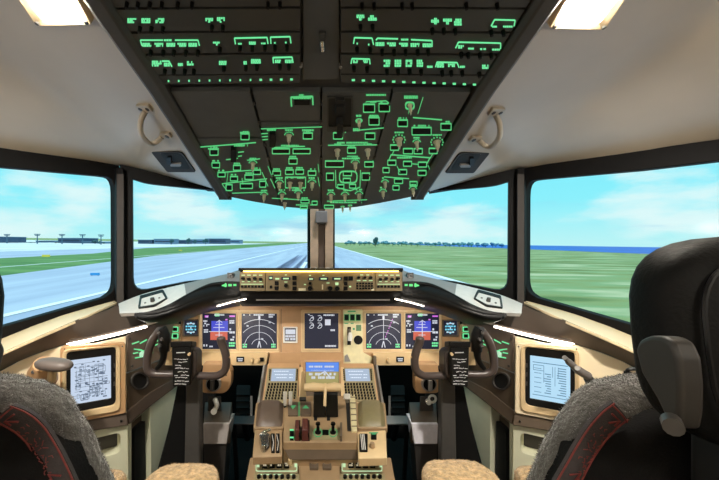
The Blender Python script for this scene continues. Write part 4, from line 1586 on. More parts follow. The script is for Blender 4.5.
def stby(L):
    add(L, 'white_symbols', G_white, R(285.6, 329.5, 295.4, 334.2), TX(285.4, 335, 295.6, 340.6, 2, 1, .9))
    add(L, 'horizon_band', glow('stby_brown', (120, 110, 110), .8), R(285, 334.4, 296, 340.8, -.0002))


display('standby_display', 'small square standby screen in a pale frame between two dark screens', 284.8, 328.2, 296, 341.4, stby, m=M_white)
for x0, y0, x1, y1 in ((202.6, 313.5, 236.2, 349), (241.8, 313.6, 277, 348.8), (304.6, 313.3, 338.4, 348.6), (365.8, 313.4, 401, 349), (405.2, 313.5, 438.8, 349)):
    mb = MB()
    mb.ring(MP, rr(x0 - 3.6, y0 - 3.4, x1 + 2.4, y1 + 3.4, 1), rr(x0 - 1.9, y0 - 1.8, x1 + 1.9, y1 + 1.9, .6), -.002, .006)
    mb.build('display_surround', M_tanlt, ip)
# fine panel gap lines beside the standby display
mb = MB()
for pts in ([(281.2, 309), (281.2, 353)], [(301.2, 309), (301.2, 353)], [(239.2, 309), (239.2, 353)]):
    mb.line(MP, pts, .5, 0, .0015)
mb.build('panel_joint', M_peddk, ip)

# small lit annunciator plates at both ends
for s in (-1, 1):
    q = lambda pts: [(sx(s, x), y) for x, y in pts]
    t = thing('annunciator_plate', 'pale plate with two green-edged buttons on the instrument panel, %s' % ('airport buildings side' if s < 0 else 'sea side'), 'switch plate', MP.hit(sx(s, 175), 348))
    mb = MB()
    mb.prism(MP, q(rq([(171, 325.5), (180.5, 324), (181, 352), (168, 354)], 1.5)), -.04, .006)
    mb.build('plate', M_tanlt, t)
    for y in (329.3, 336):
        mb = MB()
        mb.prism(MP, q(rr(172.2, y - 2.9, 179.4, y + 2.9, .6)), .006, .009)
        b = mb.build('button', M_btn, t)
        mb = MB()
        mb.ring(MP, q(rr(172.4, y - 2.7, 179.2, y + 2.7, .6)), q(rr(173.6, y - 1.7, 178, y + 1.7, .4)), .009, .0105)
        mb.build('lit_edge', G_green, b)

# landing gear panel
gp = thing('landing_gear_panel', 'cream landing gear panel with a white-tipped lever beside the large engine screen', 'control panel', MP.hit(354, 362))
mb = MB()
mb.prism(MP, rq([(343, 309.5), (362.3, 309.5), (362.6, 352), (372.5, 357.5), (370.5, 363.5), (343.4, 363.5)], .8), .0005, .009)
mb.build('plate', mat('gear_panel_cream', (226, 216, 172), .45), gp, bevel=.0012)
for x in (346.4, 352.2, 358):
    mb = MB()
    mb.rect(MP, x - 2.2, 314.8, x + 2.2, 320.6, .009, .014)
    b = mb.build('button', M_btn, gp)
    mb = MB()
    mb.ring(MP, rr(x - 2.4, 314.4, x + 2.4, 320.9, .3), rr(x - 2.05, 314.9, x + 2.05, 320.4, .3), .009, .0145)
    mb.build('lit_edge', G_greendim, b)
mb = MB()
mb.rect(MP, 356.4, 325.5, 360.4, 330.4, .009, .014)
mb.ring(MP, rr(355.9, 325, 360.9, 331, .3), rr(356.9, 325.9, 359.9, 330.1, .3), .009, .0145)
mb.build('override_button', mat('dim_green_button', (90, 130, 90), .5), gp)
mb = MB()
mb.rect(MP, 347.2, 327, 350.8, 345, .007, .0098)
mb.build('lever_slot', M_btn, gp)
c0 = MP.hit(349, 329.5)
mb = MB()
mb.tube([c0, MP.hit(349, 331, .03), MP.hit(349, 334, .065)], .007, 10)
lv = mb.build('gear_lever', M_dgrey, gp)
mb = MB()
mb.tube([MP.hit(349.2, 333, .06), MP.hit(349, 337, .064), MP.hit(348.7, 341, .064)], [.008, .012, .010], 12)
mb.build('lever_knob', M_white, lv, smooth=60)
mb = MB()
mb.disc(MP, 358, 340, 4.4, .006, .012, 16)
mb.build('brake_gauge', M_btn, gp)
mb = MB()
mb.prism(MP, rq([(344.4, 356), (347, 354), (350.5, 361.5), (344.4, 361.5)], .6), .009, .016)
mb.build('flap_tab', M_grey, gp)
mb = MB()
for x, y, w, h in ((351.5, 311.6, 8, 1.2), (346.2, 323.6, 4, 1), (352, 323.6, 3, 1), (353.6, 329, 2, 2)):
    mb.rect(MP, x - w / 2, y - h / 2, x + w / 2, y + h / 2, .009, .0105)
mb.build('legend', G_greendim, gp)

# lower switch strips with small knobs
LP = Plane((0, MP.hit(320, 353).y - .02, 0), (0, -1, .25))
LP = Plane(MP.hit(320, 353, .03), (0, -1, .18))
for s in (-1, 1):
    q = lambda pts: [(sx(s, x), y) for x, y in pts]
    t = thing('lower_switch_strip', 'cream strip with small knobs under the screens, %s' % ('airport buildings side' if s < 0 else 'sea side'), 'control panel', LP.hit(sx(s, 230), 364))
    mb = MB()
    mb.prism(LP, q(rq([(154, 352), (268.5, 352.6), (265.5, 365.5), (160, 365.5), (152, 358)], .8)), -.05, 0)
    mb.build('strip', M_tanlt if s < 0 else M_tanlt, t, bevel=.002)
    for x in ((252, 258.5) if s < 0 else (264, 253)):
        mb = MB()
        mb.disc(LP, sx(s, x), 359.6, 2.3, 0, .018, 12, 1.8)
        mb.build('knob', M_tanlt, t)
    mb = MB()
    bx = 240.5 if s < 0 else 241
    mb.prism(LP, q(rr(bx - 3.8, 356.6, bx + 3.8, 361.8, .5)), 0, .006)
    b = mb.build('switch', M_btn, t)
    mb = MB()
    mb.rect(LP, sx(s, bx) - 2.6, 358, sx(s, bx) + 2.6, 359.2, .006, .007)
    mb.rect(LP, sx(s, bx) - 2.2, 360, sx(s, bx) + 2.2, 361, .006, .007)
    mb.build('caption', G_white, b)
    if s < 0:
        mb = MB()
        mb.prism(LP, rr(259.8, 357.4, 264, 361.2, .8), 0, .01)
        mb.build('push_button', M_btn, t)
    else:
        mb = MB()
        mb.prism(LP, q(rr(265.5, 355.5, 268, 364.5, .8)), 0, .03)
        mb.build('lever', M_peddk, t)
# panel band between the strips, above the pedestal
mb = MB()
mb.prism(LP, [(267.8, 353), (373.5, 353), (373.5, 368), (267.8, 368)], -.06, -.022)
mb.build('centre_band', M_tan, ip, bevel=.002)
mb = MB()
mb.prism(LP, rr(281, 353.5, 300.5, 360.8, .5), -.022, -.018)
mb.build('cover_plate', M_tan, ip, bevel=.001)
# ================================================================== side consoles
for s in (-1, 1):
    wn = 'airport buildings side' if s < 0 else 'sea side'
    EP = Plane.pts(P(sx(s, 125), 300, 1.42), P(sx(s, 63), 300, 1.31), P(sx(s, 125), 400, 1.42))
    q = lambda pts: [(sx(s, x), y) for x, y in pts]
    co_ = thing('side_console', 'cream side console under the window, %s' % wn, 'console', EP.hit(sx(s, 100), 470))
    # face around the tablet display (cream), following the sill above
    face = [(-60, 402), (-30, 389), (0, 372), (20, 361), (40, 353), (64, 345.5), (76, 346.5), (96, 343.5), (126, 336.5), (126.5, 420), (88, 430), (40, 444), (-60, 472)]
    mb = MB()
    mb.prism(EP, q(face), -.012, 0)
    mb.build('face_panel', M_cream, co_, bevel=.003)
    # raised housing
    mb = MB()
    mb.ring(EP, q(rq([(60.5, 345), (124.8, 341.8), (125.6, 411), (60.5, 423)], [5, 2, 2, 5])), q(rq([(64, 350.5), (118, 346), (118, 406), (64, 416)], [6, 4, 6, 6])), -.005, .022, .018)
    mb.build('display_housing', M_tan if s < 0 else M_cream, co_, bevel=.003)
    mb = MB()
    mb.ring(EP, q(rq([(62.5, 348.2), (120, 343.6), (120, 408), (62.5, 418.5)], [6, 6, 6, 6])), q(rq([(66.6, 351), (115.6, 345.4), (115.6, 402.6), (66.6, 411.8)], [4, 4, 5, 5])), 0, .030, .024)
    mb.build('display_rim', M_tanlt, co_, bevel=.003)
    # electronic tablet display
    t = thing('tablet_display', 'black framed tablet display showing %s on the side console' % ('an airport line chart' if s < 0 else 'pale blue pages of text'), 'display', EP.hit(sx(s, 90), 405))
    mb = MB()
    mb.ring(EP, q(rq([(66.8, 351), (115.4, 345.6), (115.4, 402.4), (66.8, 411.6)], [4, 4, 5, 5])), q([(71, 359.3), (110.6, 354.2), (110.6, 396), (72, 403.5)] if False else [(71, 359.3), (110.6, 354.4), (110.8, 396.4), (71, 403.4)]), .002, .020, .016)
    mb.build('bezel', M_black, t, bevel=.002)
    mb = MB()
    mb.prism(EP, q([(70.5, 359), (111, 354), (111, 396.8), (70.5, 403.8)]), .002, .015)
    sc_ = mb.build('screen', glow('efb_paper', (196, 212, 234), 1.0) if s < 0 else glow('efb_page', (176, 216, 240), 1.05), t)
    ln_m = glow('chart_line', (92, 112, 138), .8) if s < 0 else glow('page_text_blue', (88, 140, 178), .8)
    mb = MB()
    def W(u, v):       # u,v in 0..1 on the screen
        a = Vector((71, 359.3)).lerp(Vector((110.6, 354.4)), u)
        b = Vector((71, 403.4)).lerp(Vector((110.8, 396.4)), u)
        p = a.lerp(b, v)
        return (sx(s, p.x), p.y)
    rr_ = random.Random(5)
    if s < 0:
        for k in range(30):
            u, v = rr_.uniform(.12, .8), rr_.uniform(.12, .85)
            du, dv = rr_.uniform(.05, .22), rr_.uniform(.04, .14)
            mb.line(EP, [W(u, v), W(u + du, v), W(u + du, min(.95, v + dv)), W(u, min(.95, v + dv)), W(u, v)], .35, .015, .0158)
        for k in range(9):
            v = .1 + k * .09
            mb.line(EP, [W(.1, v), W(rr_.uniform(.5, .92), v)], .3, .015, .0158)
        for k in range(7):
            u = .14 + k * .11
            mb.line(EP, [W(u, rr_.uniform(.1, .3)), W(u, rr_.uniform(.5, .9))], .3, .015, .0158)
        for k in range(60):
            u, v = rr_.uniform(.08, .88), rr_.uniform(.08, .92)
            mb.line(EP, [W(u, v), W(u + .06, v)], 1.1, .015, .0158)
        mb.line(EP, [W(.8, .93), W(.9, .93)], 1.2, .015, .016)
    else:
        mb.line(EP, [W(.06, .14), W(.94, .14)], .7, .015, .0158)
        mb.line(EP, [W(.06, .9), W(.94, .9)], .6, .015, .0158)
        for k in range(12):
            v = .22 + k * .055
            mb.line(EP, [W(.10, v), W(.10 + rr_.uniform(.12, .24), v)], .8, .015, .0158)
            if k > 2:
                mb.line(EP, [W(.48, v), W(.48 + rr_.uniform(.1, .18), v)], .8, .015, .0158)
            if k % 2:
                mb.line(EP, [W(.72, v), W(.9, v)], .5, .015, .0158)
        for u in (.3, .38, .44, .66):
            mb.line(EP, [W(u, .2), W(u, .2 + rr_.uniform(.2, .5))], .5, .015, .0158)
        mb.line(EP, [W(.66, .2), W(.92, .2), W(.92, .32), W(.66, .32), W(.66, .2)], .5, .015, .0158)
    mb.build('chart_lines' if s < 0 else 'page_lines', ln_m, sc_)
    for k in range(3):
        mb = MB()
        mb.prism(EP, q([(114.6 - 1.2, 362 + k * 9), (115.2, 362 + k * 9), (115.2, 366 + k * 9), (113.4, 366 + k * 9)]), .012, .022)
        mb.build('bezel_key', M_dgrey, t)
    for x, y in ((65, 347.5), (122, 345)):
        mb = MB()
        xx, yy = q([(x, y)])[0]
        mb.disc(EP, xx, yy, .8, 0, .024, 8)
        mb.build('screw', M_dgrey, co_)

    # lit top edge of the console below the sill, its brightness painted as glow
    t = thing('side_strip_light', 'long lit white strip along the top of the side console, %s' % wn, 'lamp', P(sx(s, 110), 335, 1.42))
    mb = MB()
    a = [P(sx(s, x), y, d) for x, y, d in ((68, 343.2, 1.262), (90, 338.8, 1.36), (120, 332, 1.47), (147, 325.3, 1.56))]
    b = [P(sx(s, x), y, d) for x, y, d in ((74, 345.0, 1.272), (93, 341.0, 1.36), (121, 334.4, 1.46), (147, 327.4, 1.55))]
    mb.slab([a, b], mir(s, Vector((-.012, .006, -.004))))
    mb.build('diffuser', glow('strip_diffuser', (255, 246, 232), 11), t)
    mb = MB()
    mb.slab([[p + Vector((0, .012, .006)) for p in a], [p + Vector((0, .012, -.006)) for p in a]], mir(s, Vector((-.012, .01, 0))))
    mb.build('backing', M_brown, t)

    # side panel with green legends between console and main panel
    pa, pb, pc_ = P(sx(s, 126), 350, 1.43), P(sx(s, 170), 350, 1.74), P(sx(s, 126), 400, 1.43)
    SP = Plane.pts(pa, pb, pc_)
    sp = thing('side_switch_panel', 'brown side panel with green lit legends between yoke and tablet display, %s' % wn, 'control panel', SP.hit(sx(s, 146), 370))
    mb = MB()
    mb.prism(SP, q(rq([(126.5, 335), (150, 325.5), (178, 318), (178, 352), (126.5, 372.5)], 1.5)), -.003, .004)
    mb.build('panel', M_peddk if False else mat('side_panel_brown', (124, 108, 96), .5, var=.05), sp, bevel=.002)
    mb = MB()
    for pts in ([(147, 350), (150, 347), (157, 344)], [(137, 349.8), (152, 352.5)], [(152, 343), (158, 340)], [(138, 353), (150, 355.5)], [(154, 336), (161, 333.5)], [(133, 349), (141, 350)], [(131, 344), (138, 341.5)], [(132, 353.5), (137, 352.5)], [(139, 343.5), (146, 339.5)], [(134, 358), (142, 356.5)]):
        mb.line(SP, q(pts), 1.1, .0042, .0055)
    mb.build('legend', G_green, sp)
    for x, y in ((140.5, 354.2), (150.5, 344.3)):
        mb = MB()
        xx, yy = q([(x, y)])[0]
        mb.disc(SP, xx, yy, 1.9, .004, .014, 14, 1.6)
        mb.build('lit_knob', glow('knob_glow', (190, 240, 200), .9), sp)
    for x, y in ((128.5, 338.5), (131, 366)):
        mb = MB()
        xx, yy = q([(x, y)])[0]
        mb.disc(SP, xx, yy, .8, .004, .008, 8)
        mb.build('screw', M_dgrey, sp)
    # cup holder shelf
    mb = MB()
    mb.prism(SP, q([(126.5, 373.5), (178, 353), (192, 371), (152, 391), (128.5, 411)]), -.02, .002)
    cs_ = mb.build('cup_shelf', M_peddk, co_)
    t = thing('cup_holder', 'round dark cup holder in the side console, %s' % wn, 'cup holder', SP.hit(sx(s, 138), 388))
    mb = MB()
    mb.ring(SP, [(sx(s, 138.5) + 9 * math.cos(a), 381 + 9 * math.sin(a)) for a in [2 * math.pi * k / 20 for k in range(20)]],
            [(sx(s, 138.5) + 7.6 * math.cos(a), 381 + 7.6 * math.sin(a)) for a in [2 * math.pi * k / 20 for k in range(20)]], 0, .010)
    mb.build('rim', M_dgrey, t)
    mb = MB()
    mb.prism(SP, [(sx(s, 138.5) + 7.7 * math.cos(a), 381 + 7.7 * math.sin(a)) for a in [2 * math.pi * k / 20 for k in range(20)]], -.0, .003)
    mb.build('well', M_blk2, t)
    # brown ledge rail
    mb = MB()
    A_ = [EP.hit(*q([(60, 424)])[0], .012), EP.hit(*q([(88, 419)])[0], .012), EP.hit(*q([(126, 412)])[0], .012)]
    B_ = [EP.hit(*q([(60, 435)])[0], .02), EP.hit(*q([(88, 429.5)])[0], .02), EP.hit(*q([(128, 423)])[0], .02)]
    mb.slab([A_, B_], (EP.n * -.035))
    A2 = [SP.hit(*q([(125, 412)])[0], .004), SP.hit(*q([(150, 391.5)])[0], .004), SP.hit(*q([(190, 370)])[0], .004)]
    B2 = [SP.hit(*q([(127, 424)])[0], .012), SP.hit(*q([(150, 404.5)])[0], .012), SP.hit(*q([(194, 372)])[0], .012)]
    mb.slab([A2, B2], (SP.n * -.03))
    mb.build('ledge', M_brown if s < 0 else M_peddk, co_, bevel=.003)
    mb = MB()
    xx, yy = q([(121, 419)])[0]
    mb.disc(EP, xx, yy, 1.2, .012, .022, 8)
    mb.build('catch', M_chrome, co_)

    # lower walls
    mb = MB()
    ou = q(rq([(20, 442), (70, 433.5), (127, 423.5), (129, 505), (20, 520)], 1, 4))
    inn = q(rq([(84, 442), (117, 432.4), (121, 437), (121, 447.5), (114, 453), (84, 461)], [3, 4, 3, 4, 4, 3], 3))
    inn = q(rq([(74, 443.4), (120.5, 432.4), (120.5, 452.5), (74, 465)], [4, 6, 6, 4], 4))
    ou = q(rq([(20, 442), (127.5, 423.5), (129, 505), (20, 520)], 1, 4))
    mb.ring(EP, ou, inn, -.07, .0)
    mb.build('lower_panel', M_low, co_, bevel=.002)
    mb = MB()
    mb.prism(EP, q([(72, 441), (122, 430), (122, 455), (72, 468)]), -.075, -.06)
    mb.build('pocket_back', M_dgrey, co_)
    mb = MB()
    ou = q(rq([(128, 424), (196, 369), (176, 400), (157, 470), (150, 500), (129, 505)], .5, 2))
    inn = q(rq([(131, 423), (149, 402), (150.5, 440), (151, 484), (140, 496), (131, 497)], 1, 2))
    mb.ring(SP, ou, inn, -.05, .002)
    mb.build('lower_side_panel', M_low, co_, bevel=.002)
    mb = MB()
    mb.prism(SP, q([(130, 422), (150, 400), (152, 488), (140, 499), (130, 500)]), -.055, -.04)
    mb.build('recess_back', M_peddk, co_)
    mb = MB()
    mb.prism(SP, q(rq([(139, 430), (149, 421), (150, 480), (139, 488)], [5, 1, 1, 1])), -.04, -.02)
    mb.build('recess_flap', M_blk2, co_)
    # dark kick panel forward of the pale wall
    mb = MB()
    mb.solid([P(sx(s, 196), 369, 1.86), P(sx(s, 176), 400, 1.86), P(sx(s, 150), 520, 1.60), P(sx(s, 215), 520, 1.9), P(sx(s, 215), 369, 1.9)],
             [p + Vector((0, .02, 0)) for p in (P(sx(s, 196), 369, 1.86), P(sx(s, 176), 400, 1.86), P(sx(s, 150), 520, 1.60), P(sx(s, 215), 520, 1.9), P(sx(s, 215), 369, 1.9))])
    mb.build('kick_panel', M_blk2, co_)

    # steering tiller / handle standing on the console behind the tablet
    if s < 0:
        t = thing('steering_tiller', 'brown mushroom-shaped steering tiller on a cream post beside the chart tablet', 'tiller', P(44, 382, 1.17))
        mb = MB()
        mb.blob(P(54, 364.5, 1.12), (.058, .030, .019), 18, 10, Matrix.Rotation(math.radians(6), 3, 'Y'), 2.4)
        mb.build('handle', mat('tiller_brown', (104, 94, 88), .45), t, smooth=80)
        mb = MB()
        mb.tube([P(42, 380, 1.20), P(42, 372, 1.18), P(44, 364, 1.16)], [.046, .040, .030], 14)
        mb.build('base', M_tan, t, smooth=70)
        mb = MB()
        mb.tube([P(52, 380, 1.15), P(53, 366, 1.13)], [.014, .012], 12)
        mb.build('stem', M_tanlt, t)
        mb = MB()
        mb.cyl(P(33.5, 371, 1.155), P(33.2, 372, 1.135), .006, n=8)
        mb.build('button', M_dgrey, t)
    else:
        t = thing('steering_tiller', 'dark slanted tiller handle rising beside the page tablet on the sea side', 'tiller', P(586, 378, 1.18))
        mb = MB()
        mb.tube(catmull([P(564.5, 357.5, 1.16), P(570, 363, 1.17), P(578, 370, 1.18), P(588, 376, 1.19)], 5), [.008] * 4 + [.011] * 6 + [.014] * 6, 14)
        mb.build('handle', mat('tiller_grey', (112, 106, 102), .45), t, smooth=80)
        mb = MB()
        mb.tube([P(588, 378, 1.19), P(594, 386, 1.21)], [.014, .020], 14)
        mb.build('base', M_dgrey, t, smooth=70)
        mb = MB()
        mb.cyl(P(577.5, 368.5, 1.155), P(577.3, 368, 1.15), .008, n=10)
        mb.build('button', M_grey, t)
# small dark handle on the sill by the sea side seat
t = thing('sill_catch', 'small black hooked catch on the console beside the grey headrest pad', 'catch', P(634, 372, .98))
mb = MB()
mb.tube(catmull([P(627, 372, .99), P(629, 369.4, .985), P(636, 369, .98), P(642, 370.5, .98)], 5), .005, 8)
mb.build('hook', M_black, t)
mb = MB()
mb.box(P(627.5, 373.5, .99), (.012, .012, .012))
mb.build('foot', M_black, t)
# ================================================================== centre pedestal
CP = Plane.pts(P(200, 361, 1.70), P(440, 361, 1.70), P(320, 406, 1.50))
QP = Plane.pts(P(200, 405, 1.50), P(440, 405, 1.50), P(320, 447, 1.23))
AF = Plane.pts(P(200, 461, 1.26), P(440, 461, 1.26), P(320, 483, 1.16))
FV = Plane.pts(P(200, 447, 1.235), P(440, 447, 1.235), P(320, 459, 1.225))
pd = thing('pedestal', 'tan centre pedestal between the seats', 'pedestal', (0, 1.35, 0))
# body: three stacked shoulders with thickness to the floor
def body(pl, pts, drop, name, m, inset=0.0):
    mb = MB()
    top = [pl.hit(x, y, -.001) for x, y in pts]
    bot = [Vector((p.x, p.y, drop)) for p in top]
    mb.solid(bot, top)
    return mb.build(name, m, pd, bevel=.004)


body(CP, [(264.5, 364), (376.5, 364), (381, 407), (258, 407)], .35, 'forward_body', M_peddk)
body(QP, [(257, 405.5), (384, 405.5), (386.5, 433), (356.5, 447.5), (284, 447.5), (255.5, 433)], .2, 'throttle_body', M_ped)
body(AF, [(250, 457), (391, 457), (399, 500), (242, 500)], .05, 'aft_body', M_ped)
# light edge rails along the forward body
for s in (-1, 1):
    mb = MB()
    mb.tube([CP.hit(sx(s, 264.5), 366, .004), CP.hit(sx(s, 258), 407, .004)], .006, 8)
    mb.build('edge_rail', M_grey, pd)
    q = lambda pts: [(sx(s, x), y) for x, y in pts]
    # padded hump beside the throttles
    mb = MB()
    a = [QP.hit(*p_) for p_ in q([(258, 406), (283.5, 406), (282.5, 430), (255.5, 430)])]
    prof = [(0, .012), (.012, .032), (.10, .038), (.17, .034), (.205, .012), (.208, -.05)]
    rows = []
    for t_, (d, h) in enumerate(prof):
        f = d / .208
        l = a[0].lerp(a[3], f)
        r = a[1].lerp(a[2], f)
        row = []
        for k in range(7):
            u = k / 6
            e = h * (1 - abs(2 * u - 1) ** 6 * .6) if h > 0 else h
            row.append(l.lerp(r, u) + QP.n * e)
        rows.append(row)
    mb.slab(rows, QP.n * -.02)
    mb.build('side_pad', mat('pad_brown', (92, 78, 68), .4, var=.05) if s < 0 else mat('pad_olive', (126, 116, 84), .4, var=.05), pd, smooth=60, bevel=.002)
    mb = MB()
    mb.ring(QP, q(rq([(256, 405), (285, 405), (284, 431), (253.5, 431)], 2)), q(rq([(258.5, 407), (283, 407), (282, 429.5), (256, 429.5)], 2)), -.01, .012)
    mb.build('pad_rim', M_ped, pd, bevel=.002)

# keypads (flight management display units)
for s in (-1, 1):
    q = lambda pts: [(sx(s, x), y) for x, y in pts]
    t = thing('keypad_display_unit', 'tan keypad unit with pale screen on the pedestal, %s' % ('above the brown pad' if s < 0 else 'above the olive pad'), 'keypad', CP.hit(sx(s, 280), 404))
    mb = MB()
    mb.prism(CP, q(rq([(268, 364.5), (299.5, 364.5), (297.5, 405.5), (262, 405.5)], 1.5)), .0004, .010)
    mb.build('case', M_tan, t, bevel=.002)
    mb = MB()
    mb.prism(CP, q(rq([(268.5, 369.5), (298.4, 369.5), (296.8, 403.6), (264, 403.6)], 1.5)), .010, .013)
    mb.build('keyboard_plate', M_olive, t)
    mb = MB()
    mb.prism(CP, q([(272.3, 371), (296, 371), (295.2, 383), (271, 383)]), .013, .016)
    sc_ = mb.build('screen', glow('keypad_screen', (172, 190, 214), .95), t)
    mb = MB()
    for k, y in enumerate((373, 376.4, 379.4)):
        plate_text(mb, CP, *sorted((sx(s, 274), sx(s, 293)))[:1], y, sorted((sx(s, 274), sx(s, 293)))[1], y + 1.1, .016, .0165, 1, k, .8)
    mb.build('text_lines', glow('keypad_text', (225, 235, 245), 1.1), sc_)
    keys = []
    for j in range(6):
        y = 372 + j * 1.95
        for x in (270.3 - j * .12, 297.4 - j * .1):
            keys.append((x, y, 1.3, 1.1))
    for j in range(6):
        y = 386.2 + j * 2.85
        n = 10
        xa, xb = 269.5 - j * .65, 296 - j * .3
        for i in range(n):
            keys.append((xa + (xb - xa) * i / (n - 1), y, 1.9, 1.8))
    for x, y, w, h in keys:
        mb = MB()
        mb.prism(CP, q([(x - w / 2, y - h / 2), (x + w / 2, y - h / 2), (x + w / 2, y + h / 2), (x - w / 2, y + h / 2)]), .013, .0185, inset=.0008)
        mb.build('key', M_btn, t)
    mb = MB()
    for i in range(7):
        x = 267 + i * 4
        mb.prism(CP, q([(x - .9, 403.9), (x + .9, 403.9), (x + .9, 405), (x - .9, 405)]), .010, .0125)
    mb.build('legend', mat('cream_print', (225, 215, 175), .6), t)

# lower middle display
def low(L):
    add(L, 'sky_field', G_sky, R(306, 364.8, 338.6, 374))
    add(L, 'white_symbols', G_white, TX(309, 368, 336, 370.5, 1, 3, .8), TX(309, 375, 336, 382, 2, 4, .6), LN([(318, 378), (325, 374), (331, 381)], 1.2), R(311, 372.4, 334, 373.4))
    add(L, 'yellow_field', glow('screen_ochre', (170, 158, 96), .9), R(306, 374, 338.6, 386.2, -.0003))


display('lower_display', 'middle pedestal display with a blue and ochre picture', 305.6, 364.4, 339, 386.4, low, pl=CP, h=.014, m=M_tan)
mb = MB()
mb.prism(CP, [(301, 362.5), (343.5, 362.5), (343.5, 391), (300, 391)], -.01, .010)
mb.build('display_plinth', M_tan, pd, bevel=.002)
mb = MB()
mb.prism(CP, rq([(299.2, 369), (303, 369), (304.5, 396), (299, 400)], 1), -.01, .014)
mb.build('plinth_side', M_tanlt, pd, bevel=.001)
mb = MB()
mb.prism(CP, rq([(340.6, 369), (343.6, 369), (345, 398), (341, 398)], 1), -.01, .014)
mb.build('plinth_side', M_tanlt, pd, bevel=.001)

# throttle quadrant
mb = MB()
mb.prism(QP, rq([(285, 400), (357, 400), (357, 447.5), (283.5, 447.5)], 1), -.02, .020)
mb.build('quadrant_plate', M_ped, pd, bevel=.003)
H = .020
mb = MB()
mb.prism(FV, [(283.5, 448), (357, 448), (359, 459.5), (290, 459.5)], -.02, .006)
mb.build('quadrant_front', M_peddk, pd, bevel=.002)
for x in (315.5, 328.5):
    mb = MB()
    mb.prism(QP, [(x - 1.6, 418), (x + 1.6, 418), (x + 1.6, 425.5), (x - 1.6, 425.5)], H - .002, H + .003)
    mb.build('lever_slot', M_blk2, pd)
for i, (xa, xb) in enumerate(((313.4, 325.2), (325.8, 337.8))):
    # thrust lever: broad black skirt standing up, cream grip on top
    base0, base1 = QP.hit(xa, 418, H), QP.hit(xb, 418, H)
    w = (base1 - base0).length
    c = (base0 + base1) / 2
    mb = MB()
    top = P((xa + xb) / 2, 391.5, 1.36)
    rows = []
    for f in (0, .3, .6, .85, 1):
        p = c.lerp(top, f)
        hw = w / 2 * (1 - .08 * f)
        d = .035 * (1 - .4 * f)
        rows.append([p + Vector((-hw, -d, 0)), p + Vector((hw, -d, 0)), p + Vector((hw, d, 0)), p + Vector((-hw, d, 0))])
    vs = mb.grid(rows, closed=True)
    mb.face(vs[0]); mb.face(vs[-1])
    lv = mb.build('thrust_lever', M_black, pd, bevel=.004)
    mb = MB()
    gx = (301.5, 324) if i == 0 else (326.5, 343)
    mb.tube([P(gx[0] + (3 if i == 0 else 0), 387.6, 1.352), P((gx[0] + gx[1]) / 2, 387, 1.35), P(gx[1] - (0 if i == 0 else 2.5), 387.6, 1.352)], [.014, .0175, .015], 12)
    mb.build('grip', M_tanlt, lv, smooth=70)
mb = MB()
mb.tube([P(325.4, 384, 1.36), P(325.2, 393, 1.33), P(324.8, 406, 1.315)], [.007, .006, .006], 10)
mb.build('reverse_lever', M_tanlt, pd, smooth=70)
# speed brake lever
mb = MB()
mb.solid([P(299.6, 398, 1.46), P(306.4, 398, 1.46), P(306.4, 398, 1.49), P(299.6, 398, 1.49)], [P(301.5, 371, 1.40), P(304.6, 371, 1.40), P(304.6, 371, 1.43), P(301.5, 371, 1.43)])
sb = mb.build('speed_brake_lever', M_tanlt, pd, bevel=.003)
mb = MB()
mb.cyl(P(299.5, 399.2, 1.44), P(306, 399.2, 1.44), .009, n=10)
mb.build('lever_pivot', M_black, sb)
# pair of white trim levers
for x in (285, 290.6):
    mb = MB()
    mb.solid([P(x - 1.5, 406, 1.43), P(x + 1.5, 406, 1.43), P(x + 1.5, 406, 1.45), P(x - 1.5, 406, 1.45)], [P(x - 2, 391.5, 1.40), P(x + 2, 391.5, 1.40), P(x + 2, 391.5, 1.42), P(x - 2, 391.5, 1.42)])
    a = mb.build('trim_lever', M_white, pd, bevel=.003)
    mb = MB()
    mb.prism(QP, [(x - 1.1, 406), (x + 1.1, 406), (x + 1.1, 412), (x - 1.1, 412)], H - .002, H + .004)
    mb.build('slot', M_blk2, a)
for x0, x1 in ((288, 298), (300.5, 311)):
    mb = MB()
    mb.prism(QP, rr(x0, 407.5, x1, 421.5, .8), H, H + .006)
    p_ = mb.build('indicator_plate', M_peddk, pd)
    mb = MB()
    mb.prism(QP, [(x0 + 2, 411.5), (x1 - 2, 411.5), ((x0 + x1) / 2, 415.5)] if x0 < 290 else [(x0 + 2, 414.5), (x1 - 2, 414.5), ((x0 + x1) / 2, 411)], H + .006, H + .0072)
    if x0 < 290:
        mb.rect(QP, 298.6, 407, 299.6, 421, H, H + .003)
    mb.build('green_mark', G_greendim, p_)
# flap lever and its scale
mb = MB()
mb.prism(QP, [(345.6, 401), (349, 401), (350.6, 436.5), (347.4, 436.5)], H - .002, H + .003)
mb.build('flap_slot', M_blk2, pd)
mb = MB()
mb.prism(QP, [(349.6, 399), (355, 399), (357, 438), (351.4, 438)], H, H + .008)
fs = mb.build('flap_scale', mat('scale_cream', (212, 200, 158), .5), pd, bevel=.001)
mb = MB()
for k in range(6):
    y = 403 + k * 6
    mb.prism(QP, [(350 + k * .3, y), (355.4 + k * .3, y), (355.5 + k * .3, y + .8), (350 + k * .3, y + .8)], H + .008, H + .009)
mb.build('scale_marks', M_peddk, fs)
mb = MB()
mb.solid([P(345.5, 403, 1.42), P(348.6, 403, 1.42), P(348.6, 403, 1.44), P(345.5, 403, 1.44)], [P(345, 396, 1.40), P(348.2, 396, 1.40), P(348.2, 396, 1.42), P(345, 396, 1.42)])
fl_ = mb.build('flap_lever', M_grey, pd, bevel=.002)
mb = MB()
mb.solid([P(343.6, 399.4, 1.385), P(350.4, 399.4, 1.385), P(350.4, 399.4, 1.41), P(343.6, 399.4, 1.41)], [P(343.6, 393.6, 1.385), P(350, 393.6, 1.385), P(350, 393.6, 1.41), P(343.6, 393.6, 1.41)])
mb.build('lever_knob', M_white, fl_, bevel=.003)
